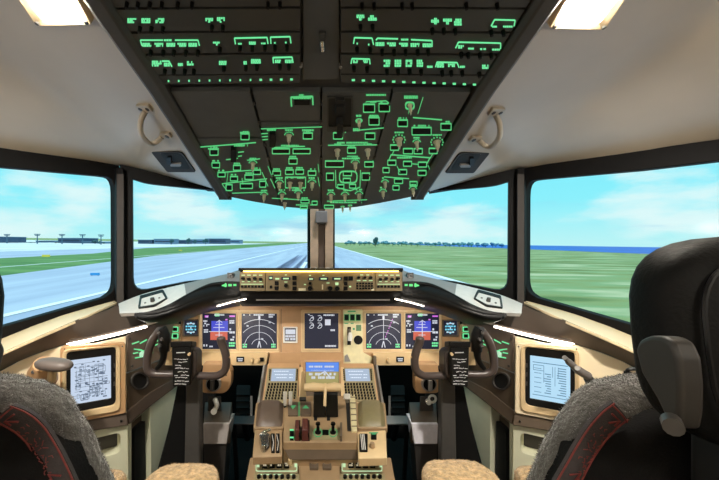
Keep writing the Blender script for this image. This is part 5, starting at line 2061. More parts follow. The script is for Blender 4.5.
# cut-off row
mb = MB()
mb.prism(QP, rr(289.8, 437, 293.8, 446, .5), H, H + .008)
mb.build('push_button', M_btn, pd)
mb = MB()
for y in (437.4, 445.2):
    mb.rect(QP, 289.8, y - .7, 293.8, y + .7, H + .001, H + .0095)
mb.build('green_mark', G_green, pd)
for i, (x0, x1, yt) in enumerate(((294.8, 299.6, 434), (301.6, 308.8, 432.5))):
    mb = MB()
    b0 = [(x0, yt), (x1, yt), (x1, 447), (x0, 447)]
    mb.prism(QP, b0, H, H + .04, inset=.006)
    cv = mb.build('trim_cutout_cover', mat('dark_red_brown', (86, 44, 38), .4), pd, bevel=.003)
    mb = MB()
    mb.rect(QP, x1 - .8, 433, x1 + .8, 446.5, H, H + .03)
    mb.build('cover_edge', M_btn, cv)
for x in (318, 333):
    c = QP.hit(x, 438.5, H)
    mb = MB()
    n_ = 20
    s_ = QP.scale(x, 438.5)
    mb.ring(QP, [(x + 4.4 * math.cos(2 * math.pi * k / n_), 438.5 + 4.6 * math.sin(2 * math.pi * k / n_)) for k in range(n_)], [(x + 3.8 * math.cos(2 * math.pi * k / n_), 438.5 + 4.0 * math.sin(2 * math.pi * k / n_)) for k in range(n_)], H - .001, H + .004)
    rg = mb.build('switch_ring', G_greendim, pd)
    mb = MB()
    mb.lathe(c, QP.n, [(0, .011), (.006, .011), (.008, .006), (.03, .0055), (.034, .009), (.04, .008)], 12)
    mb.build('fuel_switch', M_btn, rg)
mb = MB()
mb.prism(QP, rr(310.5, 434.5, 341, 445.5, .8), H, H + .002)
mb.build('fuel_switch_plate', M_olive, pd)
mb = MB()
mb.rect(QP, 322.4, 436.6, 328.6, 441, H + .002, H + .006)
mb.build('guard', M_btn, pd)
mb = MB()
mb.prism(QP, rr(340, 432.5, 342.2, 447, .5), H, H + .02)
mb.build('detent_bar', M_peddk, pd)

# left rear tray: chrome handle and slot; right rear plate with button
mb = MB()
mb.prism(QP, rq([(255, 432), (282.5, 432), (282, 458.5), (252.5, 459.5)], 1), -.02, .008)
mb.build('side_plate', M_ped, pd, bevel=.002)
t = thing('alternate_handle', 'rounded chrome handle beside a black slot on the pedestal', 'handle', QP.hit(264, 455))
mb = MB()
mb.prism(QP, rq([(258.4, 442), (266, 438.5), (270.4, 441), (270, 450), (266, 455.5), (261, 455)], [1, 2, 1, 2, 4, 4]), .008, .03, inset=.006)
hb = mb.build('paddle', M_chrome, t, bevel=.003, smooth=60)
mb = MB()
mb.tube([QP.hit(260, 442, .026), QP.hit(265, 440.6, .034), QP.hit(270, 437.5, .03)], .005, 8)
mb.build('crossbar', M_chrome, t, smooth=70)
for k, x in enumerate((273, 277.8)):
    mb = MB()
    mb.prism(QP, rr(x - 1.8, 436.5, x + 1.8, 455.5, .8), .006, .012)
    sl = mb.build('trim_slot', M_btn, pd)
    mb = MB()
    mb.line(QP, [(x - 1, 438), (x + .6, 446), (x - .4, 454)], .6, .012, .0135)
    mb.build('slot_marks', M_whitep, sl)
mb = MB()
mb.prism(QP, rq([(357, 434), (385.5, 432), (387, 460), (358.5, 461)], 1), -.02, .008)
mb.build('side_plate', M_tanlt, pd, bevel=.002)
mb = MB()
mb.prism(QP, rr(359.4, 437, 367.6, 454.5, 1), .006, .013)
sl = mb.build('trim_slot', M_btn, pd)
mb = MB()
for k in range(3):
    mb.line(QP, [(360.6 + k * 1.6, 438), (362.2 + k * 1.6, 453.5)], .8, .013, .015)
mb.build('slot_marks', M_whitep, sl)
mb = MB()
mb.prism(QP, rr(371, 436.8, 376.6, 442, .6), .008, .014)
b = mb.build('push_button', M_btn, pd)
mb = MB()
mb.rect(QP, 371.6, 437.2, 376, 438.2, .014, .0155)
mb.build('lit_edge', G_greendim, b)
mb = MB()
mb.disc(QP, 372.2, 449, 3.0, .008, .022, 14, 2.2)
mb.build('knob', M_ped, pd)
mb = MB()
mb.rect(QP, 369, 434.6, 378, 435.4, .008, .0095)
mb.build('legend', G_greendim, pd)

# radio panels on the aft pedestal
for s in (-1, 1):
    x0, x1 = (255, 298) if s < 0 else (341, 383)
    t = thing('radio_panel', 'radio panel with digit windows at the near end of the pedestal, %s' % ('beside the chrome handle' if s < 0 else 'beside the flap lever'), 'radio panel', AF.hit((x0 + x1) / 2, 478))
    mb = MB()
    mb.prism(AF, rr(x0, 461.5, x1, 476, 2), .0004, .014)
    mb.build('face', M_olive, t, bevel=.002)
    mb = MB()
    mb.prism(AF, rr(x0 - 1, 477, x1 + 2, 486, 1), .0004, .012)
    mb.build('lower_face', M_olive, t, bevel=.001)
    mb = MB()
    for xx in ((x0 + 2, x0 + 4.5), (x1 - 3.5, x1 - 1.5)):
        mb.rect(AF, xx[0], 465, xx[1], 471, .014, .0155)
    mb.ring(AF, rr(x0 + .8, 462, x1 - .8, 475.4, 2), rr(x0 + 1.5, 462.6, x1 - 1.5, 474.8, 1.8), .014, .0155)
    plate_text(mb, AF, x0 + 7, 462.6, x0 + 20, 464.2, .014, .0155, 1, 1)
    plate_text(mb, AF, x1 - 20, 462.6, x1 - 4, 464.2, .014, .0155, 1, 2)
    plate_text(mb, AF, x0 + 3, 477.4, x1 - 3, 478.6, .012, .0135, 1, 3)
    mb.build('legend', glow('radio_white', (205, 240, 190), .9), t)
    for i in range(4):
        x = x0 + 10 + i * 7.2
        mb = MB()
        mb.rect(AF, x - 2.6, 465.6, x + 2.6, 472, .014, .017)
        w_ = mb.build('digit_window', M_btn, t)
        mb = MB()
        plate_text(mb, AF, x - 1.8, 466.6, x + 1.8, 471, .017, .0175, 2, i)
        mb.build('digits', glow('digit_tan', (220, 205, 170), .8), w_)
    for i in range(7):
        x = x0 + 4 + i * 5.8
        mb = MB()
        mb.disc(AF, x, 481, 1.9, .012, .020, 10)
        mb.build('key', M_btn, t)
    mb = MB()
    mb.disc(AF, x1 - 8 if s < 0 else x1 - 6, 468, 2.6, .014, .034, 14, 2.0)
    mb.build('knob', M_tanlt if s < 0 else M_peddk, t)
mb = MB()
mb.prism(AF, [(299, 460), (339.5, 460), (340, 486), (299, 486)], -.003, .006)
mb.build('centre_plate', M_ped, pd, bevel=.001)
for s in (-1, 1):
    t = thing('pedestal_latch', 'brown hinged buckle on the near end of the pedestal, on the %s' % ('chrome handle side' if s < 0 else 'flap lever side'), 'latch', AF.hit(sx(s, 314), 465))
    mb = MB()
    xs = [sx(s, 309.5), sx(s, 318.5)]
    mb.ring(AF, rr(min(xs), 456, max(xs), 472, 1.2), rr(min(xs) + 2, 459.5, max(xs) - 2, 468, 1), .004, .016)
    mb.build('frame', M_peddk, t, bevel=.002)
    mb = MB()
    mb.cyl(AF.hit(min(xs) + .5, 461, .016), AF.hit(max(xs) - .5, 461, .016), .005, n=8)
    mb.build('pin', M_brown, t)
# ================================================================== control columns, footwells
for s in (-1, 1):
    wn = 'airport buildings side' if s < 0 else 'sea side'
    q = lambda x, y, d: P(sx(s, x), y, d)
    t = thing('control_column', 'dark control column with brown-grey horned yoke and checklist plate, %s' % wn, 'control column', Vector((q(193, 380, 1.42).x, 1.5, 0)))
    mb = MB()
    rows = []
    for px0, px1, py, d in ((185.5, 199.5, 378, 1.41), (185, 199.5, 420, 1.42), (184, 200, 470, 1.43), (182, 201, 545, 1.46)):
        a, b = q(px0, py, d), q(px1, py, d)
        rows.append([a, b, b + Vector((0, .045, 0)), a + Vector((0, .045, 0))])
    vs = mb.grid(rows, closed=True)
    mb.face(vs[0]); mb.face(vs[-1])
    mb.build('column', M_col, t, bevel=.006)
    # dark boot behind the column
    mb = MB()
    rows = []
    for px0, px1, py, d in ((178, 186, 380, 1.46), (170, 188, 420, 1.52), (158, 190, 470, 1.56), (150, 195, 520, 1.58)):
        a, b = q(px0, py, d), q(px1, py, d)
        rows.append([a, b, b + Vector((0, .06, 0)), a + Vector((0, .06, 0))])
    vs = mb.grid(rows, closed=True)
    mb.face(vs[0]); mb.face(vs[-1])
    mb.build('boot', M_blk2, t, bevel=.008)
    # hub
    mb = MB()
    fr_ = [(171.5, 346.5), (190.8, 346), (190.5, 386), (172.5, 387.5)]
    a = [q(x, y, 1.33) for x, y in fr_]
    b = [p + Vector((s * .006, .085, -.028 if i_ < 2 else .01)) for i_, p in enumerate(a)]
    mb.solid(a, b)
    hub = mb.build('hub', M_black, t, bevel=.006, seg=3)
    mb = MB()
    a = [q(x, y, 1.335) for x, y in [(186, 350), (192.5, 351), (195, 355), (195, 373), (192.5, 379), (186, 380)]]
    mb.solid([p + Vector((0, .015, 0)) for p in a], [p + Vector((0, .085, -.01)) for p in a])
    mb.build('hub_cover', M_yoke if False else mat('hub_brown', (58, 50, 47), .4), t, bevel=.008, seg=3)
    mb = MB()
    a = [q(x, y, 1.325) for x, y in [(169.8, 341.5), (192, 341), (192, 346.5), (170.5, 347.5)]]
    mb.solid(a, [p + Vector((0, .05, -.016)) for p in a])
    mb.build('clip', M_black, hub, bevel=.003)
    HP = Plane(q(180, 365, 1.33), (0, -1, 0))
    mb = MB()
    r_ = random.Random(3)
    xa, xb = sorted((sx(s, 173.6), sx(s, 189.2)))
    mb.line(HP, [(xa + 3, 352.6), (xb - 4, 352.3)], .8, .001, .003)
    for k, y in enumerate((358.8, 361.5, 365, 368, 371.4, 375, 377.5, 381, 384)):
        x = xa + r_.uniform(0, 2)
        while x < xb - 2:
            w = r_.uniform(1.2, 4.5)
            yy = y + r_.uniform(-.5, .5)
            if r_.random() < .72:
                mb.line(HP, [(x, yy), (min(x + w, xb), yy + r_.uniform(-.7, .7))], r_.uniform(.35, .7), .001, .003)
            x += w + .6
    mb.build('checklist_lines', mat('checklist_white', (205, 205, 205), .5), hub)
    mb = MB()
    xx = sx(s, 190)
    mb.disc(HP, xx, 353.5, 1.4, .002, .012, 10)
    mb.build('button', M_tanlt, hub)
    # horns
    mb = MB()
    pts = [q(176, 374.5, 1.38), q(162, 374.5, 1.37), q(152.5, 373.5, 1.365), q(147.8, 369.5, 1.36), q(147.2, 361, 1.355), q(149, 350, 1.345), q(153, 340, 1.335), q(157.5, 333, 1.325), q(160, 330, 1.32)]
    if s > 0:
        pass
    c_ = catmull(pts, 5)
    n_ = len(c_)
    mb.tube(c_, [.0140 + .0015 * math.sin(i / n_ * 3) for i in range(n_)], 12)
    mb.build('outer_horn', M_yoke, t, smooth=80)
    # switch block on the outer horn
    mb = MB()
    mb.tube(catmull([q(161, 328.5, 1.315), q(163.5, 333, 1.318), q(164.5, 341, 1.325), q(164, 350, 1.34)], 4), [.02] * 5 + [.022] * 4 + [.019] * 4, 12)
    g = mb.build('grip_switch_block', M_black, t, smooth=80)
    mb = MB()
    mb.tube(catmull([q(164, 349, 1.34), q(163.5, 357, 1.35), q(160.5, 364, 1.355), q(156.5, 369, 1.36)], 4), [.016, .015, .014, .013, .012, .012, .011, .011, .010, .010, .009, .009, .008], 10)
    mb.build('grip_tail', M_black, t, smooth=80)
    for x, y in ((159.5, 332.5), (162.5, 339), (160, 345.5)):
        mb = MB()
        p0 = q(x, y, 1.305)
        mb.cyl(p0, p0 + Vector((0, -.012, .002)), .008, .006, 10)
        mb.build('thumb_switch', M_dgrey, g)
    mb = MB()
    pts = [q(198, 375.5, 1.38), q(212, 376, 1.37), q(219, 375, 1.36), q(224.8, 370, 1.355), q(226.4, 360, 1.345), q(224.5, 350, 1.34), q(221.8, 343, 1.335), q(221, 338.5, 1.33)]
    c_ = catmull(pts, 5)
    n_ = len(c_)
    mb.tube(c_, [.0140 + .0025 * (i / n_) for i in range(n_)], 12)
    mb.blob(c_[-1], (.0165, .0165, .008), 12, 8)
    mb.build('inner_horn', M_yoke, t, smooth=80)
    mb = MB()
    p0 = q(228.3, 357, 1.34)
    mb.cyl(p0, p0 + Vector((-s * .006, 0, 0)), .005, n=8)
    mb.build('side_button', M_tan, t)

    # tan dial bracket under the panel
    y0 = 1.64
    BP = Plane((0, y0, 0), (0, -1, 0))
    X = lambda pts: [(sx(s, x), y) for x, y in pts]
    t = thing('dial_bracket', 'tan bracket with round black dial hanging under the instrument panel, %s' % wn, 'control', q(214, 394, y0))
    ox = 0 if s < 0 else 1.5
    mb = MB()
    mb.prism(BP, X(rq([(203, 364), (227 - ox, 364), (231.2 - ox * 3.5, 372), (230.6 - ox * 3, 387), (225, 393.8), (203, 393.4), (200, 389)], [1, 1, 2, 4, 5, 4, 2])), -.05, 0)
    mb.build('plate', M_tan, t, bevel=.004)
    cx, cy = sx(s, 213.8 - ox), 383.3
    mb = MB()
    mb.disc(BP, cx, cy, 7.8, 0, .012, 24, 7.4)
    mb.build('dial_rim', M_grey, t)
    mb = MB()
    mb.disc(BP, cx, cy, 6.2, .010, .016, 24, 6)
    d_ = mb.build('dial', M_btn, t)
    mb = MB()
    mb.prism(BP, rr(cx - 2, cy - 6, cx + 2, cy + 6, 1), .016, .032, inset=.004)
    mb.build('pointer', M_grey if s > 0 else M_dgrey, d_, bevel=.002)
    mb = MB()
    mb.rect(BP, sx(s, 226) - 1.2, 374.6, sx(s, 226) + 1.2, 376, 0, .002)
    mb.build('mark', M_peddk, t)

    # column base cover between the pedals
    t = thing('column_base_cover', ('grey' if s < 0 else 'pale grey') + ' stepped cover box at the foot of the control column, %s' % wn, 'cover', q(216, 470, 1.62))
    mb = MB()
    a = [q(203.5, 424, 1.58), q(229.5, 424, 1.58), q(232, 402, 1.72), q(205, 402, 1.72)]
    mb.solid(a, [Vector((p.x, p.y + .02, p.z - .10)) for p in a])
    mb.build('sloped_top', M_peddk, t, bevel=.003)
    mb = MB()
    a = [q(203, 424, 1.575), q(229.5, 424, 1.575), q(226.5, 444, 1.565), q(203.5, 444, 1.565)]
    mb.solid(a, [p + Vector((0, .1, 0)) for p in a])
    mb.build('face_plate', mat('base_grey', (176, 168, 164), .5) if s < 0 else mat('base_pale', (236, 232, 240), .5), t, bevel=.002)
    mb = MB()
    a = [q(203.5, 444.5, 1.58), q(226.5, 444.5, 1.58), q(221, 520, 1.66), q(206, 520, 1.66)]
    mb.solid(a, [p + Vector((0, .1, 0)) for p in a])
    mb.build('lower_face', M_dgrey, t, bevel=.002)
    # white crank / key on it
    t = thing('pedal_crank', ('white crank lever' if s < 0 else 'white looped crank key') + ' above the stepped cover box, %s' % wn, 'lever', q(214, 413, 1.66))
    mb = MB()
    if s < 0:
        mb.tube(catmull([q(214.8, 398.5, 1.64), q(216, 402, 1.63), q(217, 405.5, 1.63), q(215.5, 408.5, 1.63), q(214, 411, 1.63)], 4), [.008] + [.011] * 12 + [.012] * 4, 10)
        mb.cyl(q(213.8, 411.5, 1.64), q(213.8, 411.5, 1.61), .014, n=14)
    else:
        c0 = q(209, 398.5, 1.63)
        ring_ = [c0 + Vector((.016 * math.cos(a), -.004, .016 * math.sin(a))) for a in [2 * math.pi * k / 14 for k in range(15)]]
        mb.tube(ring_, .006, 8)
        c1 = q(212.8, 401.8, 1.63)
        mb.tube([c0 + Vector((-.012, 0, -.008)), c1], [.007, .008], 8)
        mb.cyl(c1 + Vector((0, .01, 0)), c1 + Vector((0, -.012, 0)), .011, n=12)
    mb.build('handle', M_white, t, smooth=70)
    mb = MB()
    mb.solid([q(208, 396, 1.66), q(221, 396, 1.66), q(222, 424, 1.66), q(207, 424, 1.66)], [q(208, 396, 1.70), q(221, 396, 1.70), q(222, 424, 1.70), q(207, 424, 1.70)])
    mb.build('crank_housing', M_dgrey, t, bevel=.004)
    mb = MB()
    mb.cyl(q(214, 411 if s < 0 else 402, 1.66), q(214, 411 if s < 0 else 402, 1.62), .005, n=8)
    mb.build('spindle', M_chrome, t)

    # rudder pedals and foot bar
    for k, (xa, xb) in enumerate(((187, 203), (236, 250))):
        t = thing('rudder_pedal', 'black rudder pedal under the panel, %s of the column on the %s' % ('outboard' if k == 0 else 'inboard', wn), 'pedal', q((xa + xb) / 2, 425, 1.92))
        mb = MB()
        a = [q(xa, 388, 1.98), q(xb, 388, 1.98), q(xb, 414, 1.90), q(xa, 414, 1.90)]
        mb.solid(a, [p + Vector((0, .02, .01)) for p in a])
        mb.build('foot_plate', M_blk2, t, bevel=.004)
        mb = MB()
        for f in (.25, .5, .75):
            p0, p1 = a[0].lerp(a[3], f), a[1].lerp(a[2], f)
            mb.tube([p0 + Vector((0, -.004, 0)), p1 + Vector((0, -.004, 0))], .004, 6)
        mb.build('tread_bar', M_black, t)
        mb = MB()
        mb.tube([q((xa + xb) / 2, 414, 1.93), Vector((q((xa + xb) / 2, 414, 1.93).x, 2.05, .1))], .018, 10)
        mb.build('arm', M_blk2, t)
    t = thing('foot_rest_bar', 'grey foot rest bar beside the pedestal, %s' % wn, 'foot rest', q(250, 425, 1.8))
    mb = MB()
    a = [q(231, 415.5, 1.80), q(262, 415.5, 1.80), q(262, 424.5, 1.74), q(231, 424.5, 1.74)]
    mb.solid(a, [p + Vector((0, .03, -.02)) for p in a])
    mb.build('tread', M_grey if s > 0 else M_pad, t, bevel=.006)
    mb = MB()
    mb.tube([q(251.5, 396, 1.84), q(251.5, 416, 1.81)], .006, 8)
    mb.build('upright', M_grey, t)
    mb = MB()
    for x in (234, 259):
        mb.tube([q(x, 423, 1.79), Vector((q(x, 423, 1.79).x, 1.85, .0))], .012, 8)
    mb.build('bracket', M_blk2, t)
    # seat track rail
    t = thing('seat_track', 'dark metal seat track rail on the floor beside the pedestal, %s' % wn, 'rail', (s * .36, 1.2, 0))
    mb = MB()
    mb.box((s * .36, 1.1, .012), (.05, 1.2, .024))
    mb.build('rail', M_dgrey, t, bevel=.003)
    mb = MB()
    mb.box((s * .36, 1.1, .026), (.018, 1.2, .006))
    mb.build('slot_strip', M_grey, t)
# ================================================================== pilot seats
def noisy(ob, amp, freq, lvl=2):
    """clumped wool: subdivide and push the surface along its normals"""
    me = ob.data
    bm = bmesh.new()
    bm.from_mesh(me)
    bmesh.ops.subdivide_edges(bm, edges=bm.edges[:], cuts=lvl, use_grid_fill=True)
    bmesh.ops.triangulate(bm, faces=bm.faces[:])
    bm.normal_update()
    new = []
    for v in bm.verts:
        p = v.co
        n = mnoise.noise(p * freq) * .6 + mnoise.noise(p * freq * 2.3 + Vector((3, 1, 7))) * .45 + mnoise.noise(p * freq * 5.1) * .25
        new.append(p + v.normal * amp * n)
    for v, c in zip(bm.verts, new):
        v.co = c
    bm.to_mesh(me)
    bm.free()
    me.polygons.foreach_set('use_smooth', [True] * len(me.polygons))
    return ob


def wool(ob, m, count, length, seed):
    """short fleece: one hair system on the part itself"""
    md = ob.modifiers.new('fleece', 'PARTICLE_SYSTEM')
    ps = ob.particle_systems[-1]
    st = ps.settings
    st.type = 'HAIR'
    st.count = count
    st.hair_length = length
    st.hair_step = 3
    st.use_advanced_hair = True
    st.brownian_factor = length * .3
    st.length_random = .6
    st.root_radius = .6
    st.tip_radius = .25
    st.radius_scale = .0013
    st.render_step = 3
    st.material = 1
    ps.seed = seed
    return ob


SEAT_LAB = {-1: 'pilot seat with grey sheepskin back, mostly cut off, on the airport buildings side',
            1: 'pilot seat with grey sheepskin back and large black headrest on the sea side'}
for s in (-1, 1):
    q = lambda x, y, d: P(2 * CX - x if s < 0 else x, y, d)
    V = lambda x, y, z: Vector((s * x, y, z))
    t = thing('pilot_seat', SEAT_LAB[s], 'seat', V(.56, .75, 0))
    # backrest: sheepskin covered shell, lofted from horizontal sections
    secs = [(.40, .54, .57, .235, .060), (.60, .54, .56, .235, .060), (.76, .535, .548, .230, .055), (.85, .535, .54, .218, .050), (.92, .537, .537, .198, .046), (.975, .54, .535, .174, .044), (1.010, .543, .535, .150, .042),
            (1.030, .546, .535, .124, .036), (1.043, .55, .535, .075, .02)]
    mb = MB()
    rows = []
    N = 36
    for z, xc, yc, hw, hd in secs:
        row = []
        for k in range(N):
            a = 2 * math.pi * k / N
            ca, sa = math.cos(a), math.sin(a)
            f = lambda v, p: math.copysign(abs(v) ** (2 / p), v)
            row.append(V(xc + hw * f(ca, 2.7), yc + hd * f(sa, 2.7), z))
        rows.append(row)
    vs = mb.grid(rows, closed=True)
    mb.face(vs[0][::-1]); mb.face(vs[-1])
    bk = mb.build('backrest', M_wool_g, t, smooth=80)
    noisy(bk, .006, 30, 2)
    wool(bk, M_wool_g, 60000, .003, 3)
    # black rear panel, inset on the camera-facing side
    mb = MB()
    A_, B_ = [], []
    NZ = 14
    for i in range(NZ):
        z = .42 + (1.028 - .42) * (i / (NZ - 1)) ** .8
        for (z0, x0, y0, w0, d0), (z1, x1, y1, w1, d1) in zip(secs, secs[1:]):
            if z0 <= z <= z1:
                f = (z - z0) / (z1 - z0)
                xc, yc, hw, hd = (x0 + (x1 - x0) * f, y0 + (y1 - y0) * f, w0 + (w1 - w0) * f, d0 + (d1 - d0) * f)
                break
        wv = (hw - .004) * min(1, math.sqrt(max(0.02, (1.036 - z) / .07)))
        row = []
        for k in range(13):
            u = -1 + 2 * k / 12
            row.append(V(xc + u * wv, yc - hd - .012 - .014 * (1 - u ** 4), z))
        A_.append(row)
    mb.slab(A_, Vector((0, .05, 0)))
    bp = mb.build('back_panel', M_seatbk, t, smooth=60)
    bvh = bvh_of(bp)
    bvh2 = bvh_of(bk)

    def on_seat(px, py, lift):
        X = 2 * CX - px if s < 0 else px
        d = D(X, py).normalized()
        best = None
        for b in (bvh, bvh2):
            loc, n, i_, dist = b.ray_cast(CAM, d)
            if loc is not None and (best is None or dist < best[1]):
                best = (loc, dist)
        if best is None:
            return CAM + d * (.60 / d.y)
        return best[0] - d * lift

    # embroidered strap over the shoulder of the back
    if s > 0:
        le = [(613, 402), (602, 410), (590, 423), (581, 436), (573, 449), (567, 460), (560, 472), (554, 482)]
        re = [(628, 420), (618, 427), (606, 440), (598, 451), (591, 462), (586, 472), (581, 482), (577, 490)]
    else:
        le = [(641 - x, y) for x, y in ((12, 405), (24, 409), (36, 416), (46, 426), (54, 438), (62, 452), (70, 468), (77, 484))]
        re = [(641 - x, y) for x, y in ((-6, 421), (6, 427), (16, 433), (25, 441), (32, 451), (39, 465), (44, 479), (49, 494))]
    n_ = 16
    le = [(p.x, p.y) for p in resample([Vector((x, y, 0)) for x, y in le], n_)]
    re = [(p.x, p.y) for p in resample([Vector((x, y, 0)) for x, y in re], n_)]
    # smooth supporting depth: strap lies on one gently curved sheet just behind the back
    strap_pl = Plane(V(.54, .462, .85), Vector((-s * .06, -1, .06)))

    def SPt(u, v, lift=0.0):
        """u along, v across"""
        i = min(int(u * (n_ - 1)), n_ - 2)
        f = u * (n_ - 1) - i
        a = Vector(le[i]).lerp(Vector(le[i + 1]), f)
        b = Vector(re[i]).lerp(Vector(re[i + 1]), f)
        p = a.lerp(b, v)
        X = 2 * CX - p.x if s < 0 else p.x
        return strap_pl.hit(X, p.y, lift + .004 * math.sin(v * math.pi))

    mb = MB()
    mb.slab([[SPt(i / 20, v) for v in (0, .2, .4, .6, .8, 1)] for i in range(21)], -strap_pl.n * .006)
    st_ = mb.build('harness_strap', M_strap, t, smooth=60)
    mb = MB()
    for v in (.05, .95):
        mb.tube([SPt(i / 20, v, .001) for i in range(21)], .0012, 6)
    mb.tube([SPt(.03, v / 8, .002) for v in range(9)], .0012, 6)
    mb.build('piping', M_red, st_)
    mb = MB()

    def stroke(pts, r=.0017):
        mb.tube([SPt(u, v, .0025) for u, v in pts], r, 6)
    stroke([(.10, .25), (.09, .7), (.19, .42)], .0015)
    stroke([(.10, .7), (.17, .72)], .0012)
    stroke([(.86, .28), (.80, .66), (.93, .55)], .0015)
    stroke([(.85, .7), (.92, .72)], .0012)
    g_ = random.Random(11)
    for col in range(3):
        v0 = .25 + col * .22
        u = .25
        while u < .76:
            pts = [(u + g_.uniform(0, .05), v0 + g_.uniform(0, .16)) for _ in range(4)]
            if g_.random() < .85:
                stroke(sorted(pts), .0006)
            u += .055
    mb.build('stitched_lettering', M_red, st_)

    # headrest: black leather cushion
    mb = MB()
    hx = .522 if s > 0 else .531
    NZ = 18
    rows = []
    for i in range(NZ + 1):
        th = -math.pi / 2 + math.pi * i / NZ
        th = max(-1.54, min(1.54, th))
        f = lambda v, p: math.copysign(abs(v) ** (2 / p), v)
        cz, sz = f(math.cos(th), 3.6), f(math.sin(th), 3.6)
        rows.append([V(hx + .166 * cz * f(math.cos(a), 4.0), .385 + .045 * cz * f(math.sin(a), 3.0) + .012 * sz, 1.144 + .113 * sz) for a in [2 * math.pi * k / 32 for k in range(32)]])
    vs = mb.grid(rows, closed=True)
    mb.face(vs[0][::-1]); mb.face(vs[-1])
    hr = mb.build('headrest', M_leather, t, smooth=80)
    # seam piping around the rear face
    mb = MB()
    ring_ = []
    f = lambda v, p: math.copysign(abs(v) ** (2 / p), v)
    for k in range(41):
        a = 2 * math.pi * k / 40
        ring_.append(V(hx + .142 * f(math.cos(a), 4), .343 + .012 * f(math.sin(a), 3.6), 1.144 + .094 * f(math.sin(a), 3.6)))
    mb.tube(ring_, .0024, 6)
    mb.build('seam', M_black, hr)
    # side pad beside the headrest
    ox = 0
    HP_ = Plane.pts(q(634 + ox, 350, .335), q(679 + ox, 350, .29), q(634 + ox, 400, .335))
    poly = rq([(634, 349), (638, 340), (648, 335.3), (661, 336), (671, 342), (678, 358), (680.5, 385), (680, 412), (677, 429), (668, 425.5), (656, 400), (640, 373)], [4] * 12, 3)
    poly = [((2 * CX - x - ox) if s < 0 else x + ox, y) for x, y in poly]
    mb = MB()
    mb.prism(HP_, poly, -.02, 0)
    mb.build('headrest_pad', M_pad, t, bevel=.006, seg=3)
    # hinge bolt and post under the headrest
    mb = MB()
    c = q(671, 421, .289)
    mb.cyl(c, c + Vector((-s * .008, -.010, 0)), .007, n=12)
    mb.build('hinge_bolt', M_dgrey, t)
    mb = MB()
    mb.box(V(.545, .42, .98), (.16, .05, .16))
    mb.build('headrest_post', M_blk2, t, bevel=.01)
    # cushion in two thigh lobes with a gap for the column
    for nm, c_, r_, tall in (('thigh_cushion', (.425, .93, .485 + (.016 if s > 0 else .004)), (.118, .225, .058), 0), ('thigh_cushion', (.655, .90, .50 + (.012 if s > 0 else 0)), (.075, .20, .062), 1)):
        mb = MB()
        mb.blob(V(*c_), r_, 28, 16, None, 4.0)
        o = mb.build(nm, M_wool_t, t, smooth=80)
        noisy(o, .004, 40, 1)
        wool(o, M_wool_t, 20000, .003, 5 + tall)
    mb = MB()
    mb.blob(V(.655, .90, .462), (.082, .205, .06), 20, 10, None, 5)
    mb.blob(V(.425, .92, .44), (.122, .228, .05), 20, 10, None, 5)
    mb.build('cushion_shell', M_seatbk, t, smooth=70)
    mb = MB()
    mb.box(V(.545, .86, .39), (.40, .42, .06))
    mb.build('seat_pan', M_blk2, t, bevel=.01)
    mb = MB()
    mb.box(V(.545, .84, .19), (.24, .30, .34))
    mb.build('seat_base', M_dgrey, t, bevel=.01)
    mb = MB()
    mb.bm.free()
    for k in (-1, 1):
        mb = MB()
        mb.box(V(.545 + k * .11, .84, .021), (.05, .55, .04))
        mb.build('track_shoe', M_dgrey, t, bevel=.004)
    # rear harness and lower frame seen behind the back
    mb = MB()
    mb.slab([[V(.60, .40, .95), V(.76, .40, .95)], [V(.58, .40, .80), V(.76, .40, .80)], [V(.54, .42, .60), V(.74, .42, .60)]], Vector((0, .03, 0)))
    mb.build('recline_cover', M_black, t, bevel=.01)
# ================================================================== panel floods, then lamps added to brighten the flight deck
def area(name, loc, target, size, power, col, size_y=None, spread=180):
    l = bpy.data.lights.new(name, 'AREA')
    l.energy = power
    l.color = col
    l.shape = 'RECTANGLE' if size_y else 'SQUARE'
    l.size = size
    if size_y:
        l.size_y = size_y
    l.spread = math.radians(spread)
    o = bpy.data.objects.new(name, l)
    COL.objects.link(o)
    o.location = loc
    o.rotation_euler = (Vector(target) - Vector(loc)).to_track_quat('-Z', 'Y').to_euler()
    return o


WARM = (1.0, .92, .80)
UPW = 3.3
for s in (-1, 1):
    yo = 0 if s < 0 else 4
    b = surf(CEIL_BVH[s], sx(s, 58), 4 + yo)
    p = b.hit(sx(s, 58), 4 + yo, .02)
    # fluorescent floods under the glareshield washing the main panel
    p0 = P(sx(s, 270), 300.5, 1.60)
    area('panel_flood_lamp', p0, (p0.x, 1.76, EYE - .44), .30, 1.6, (1, .90, .76), .02)
    p0 = P(sx(s, 215), 308, 1.56)
    area('panel_flood_lamp', p0, (p0.x, 1.78, EYE - .50), .22, .9, (1, .90, .76), .02)
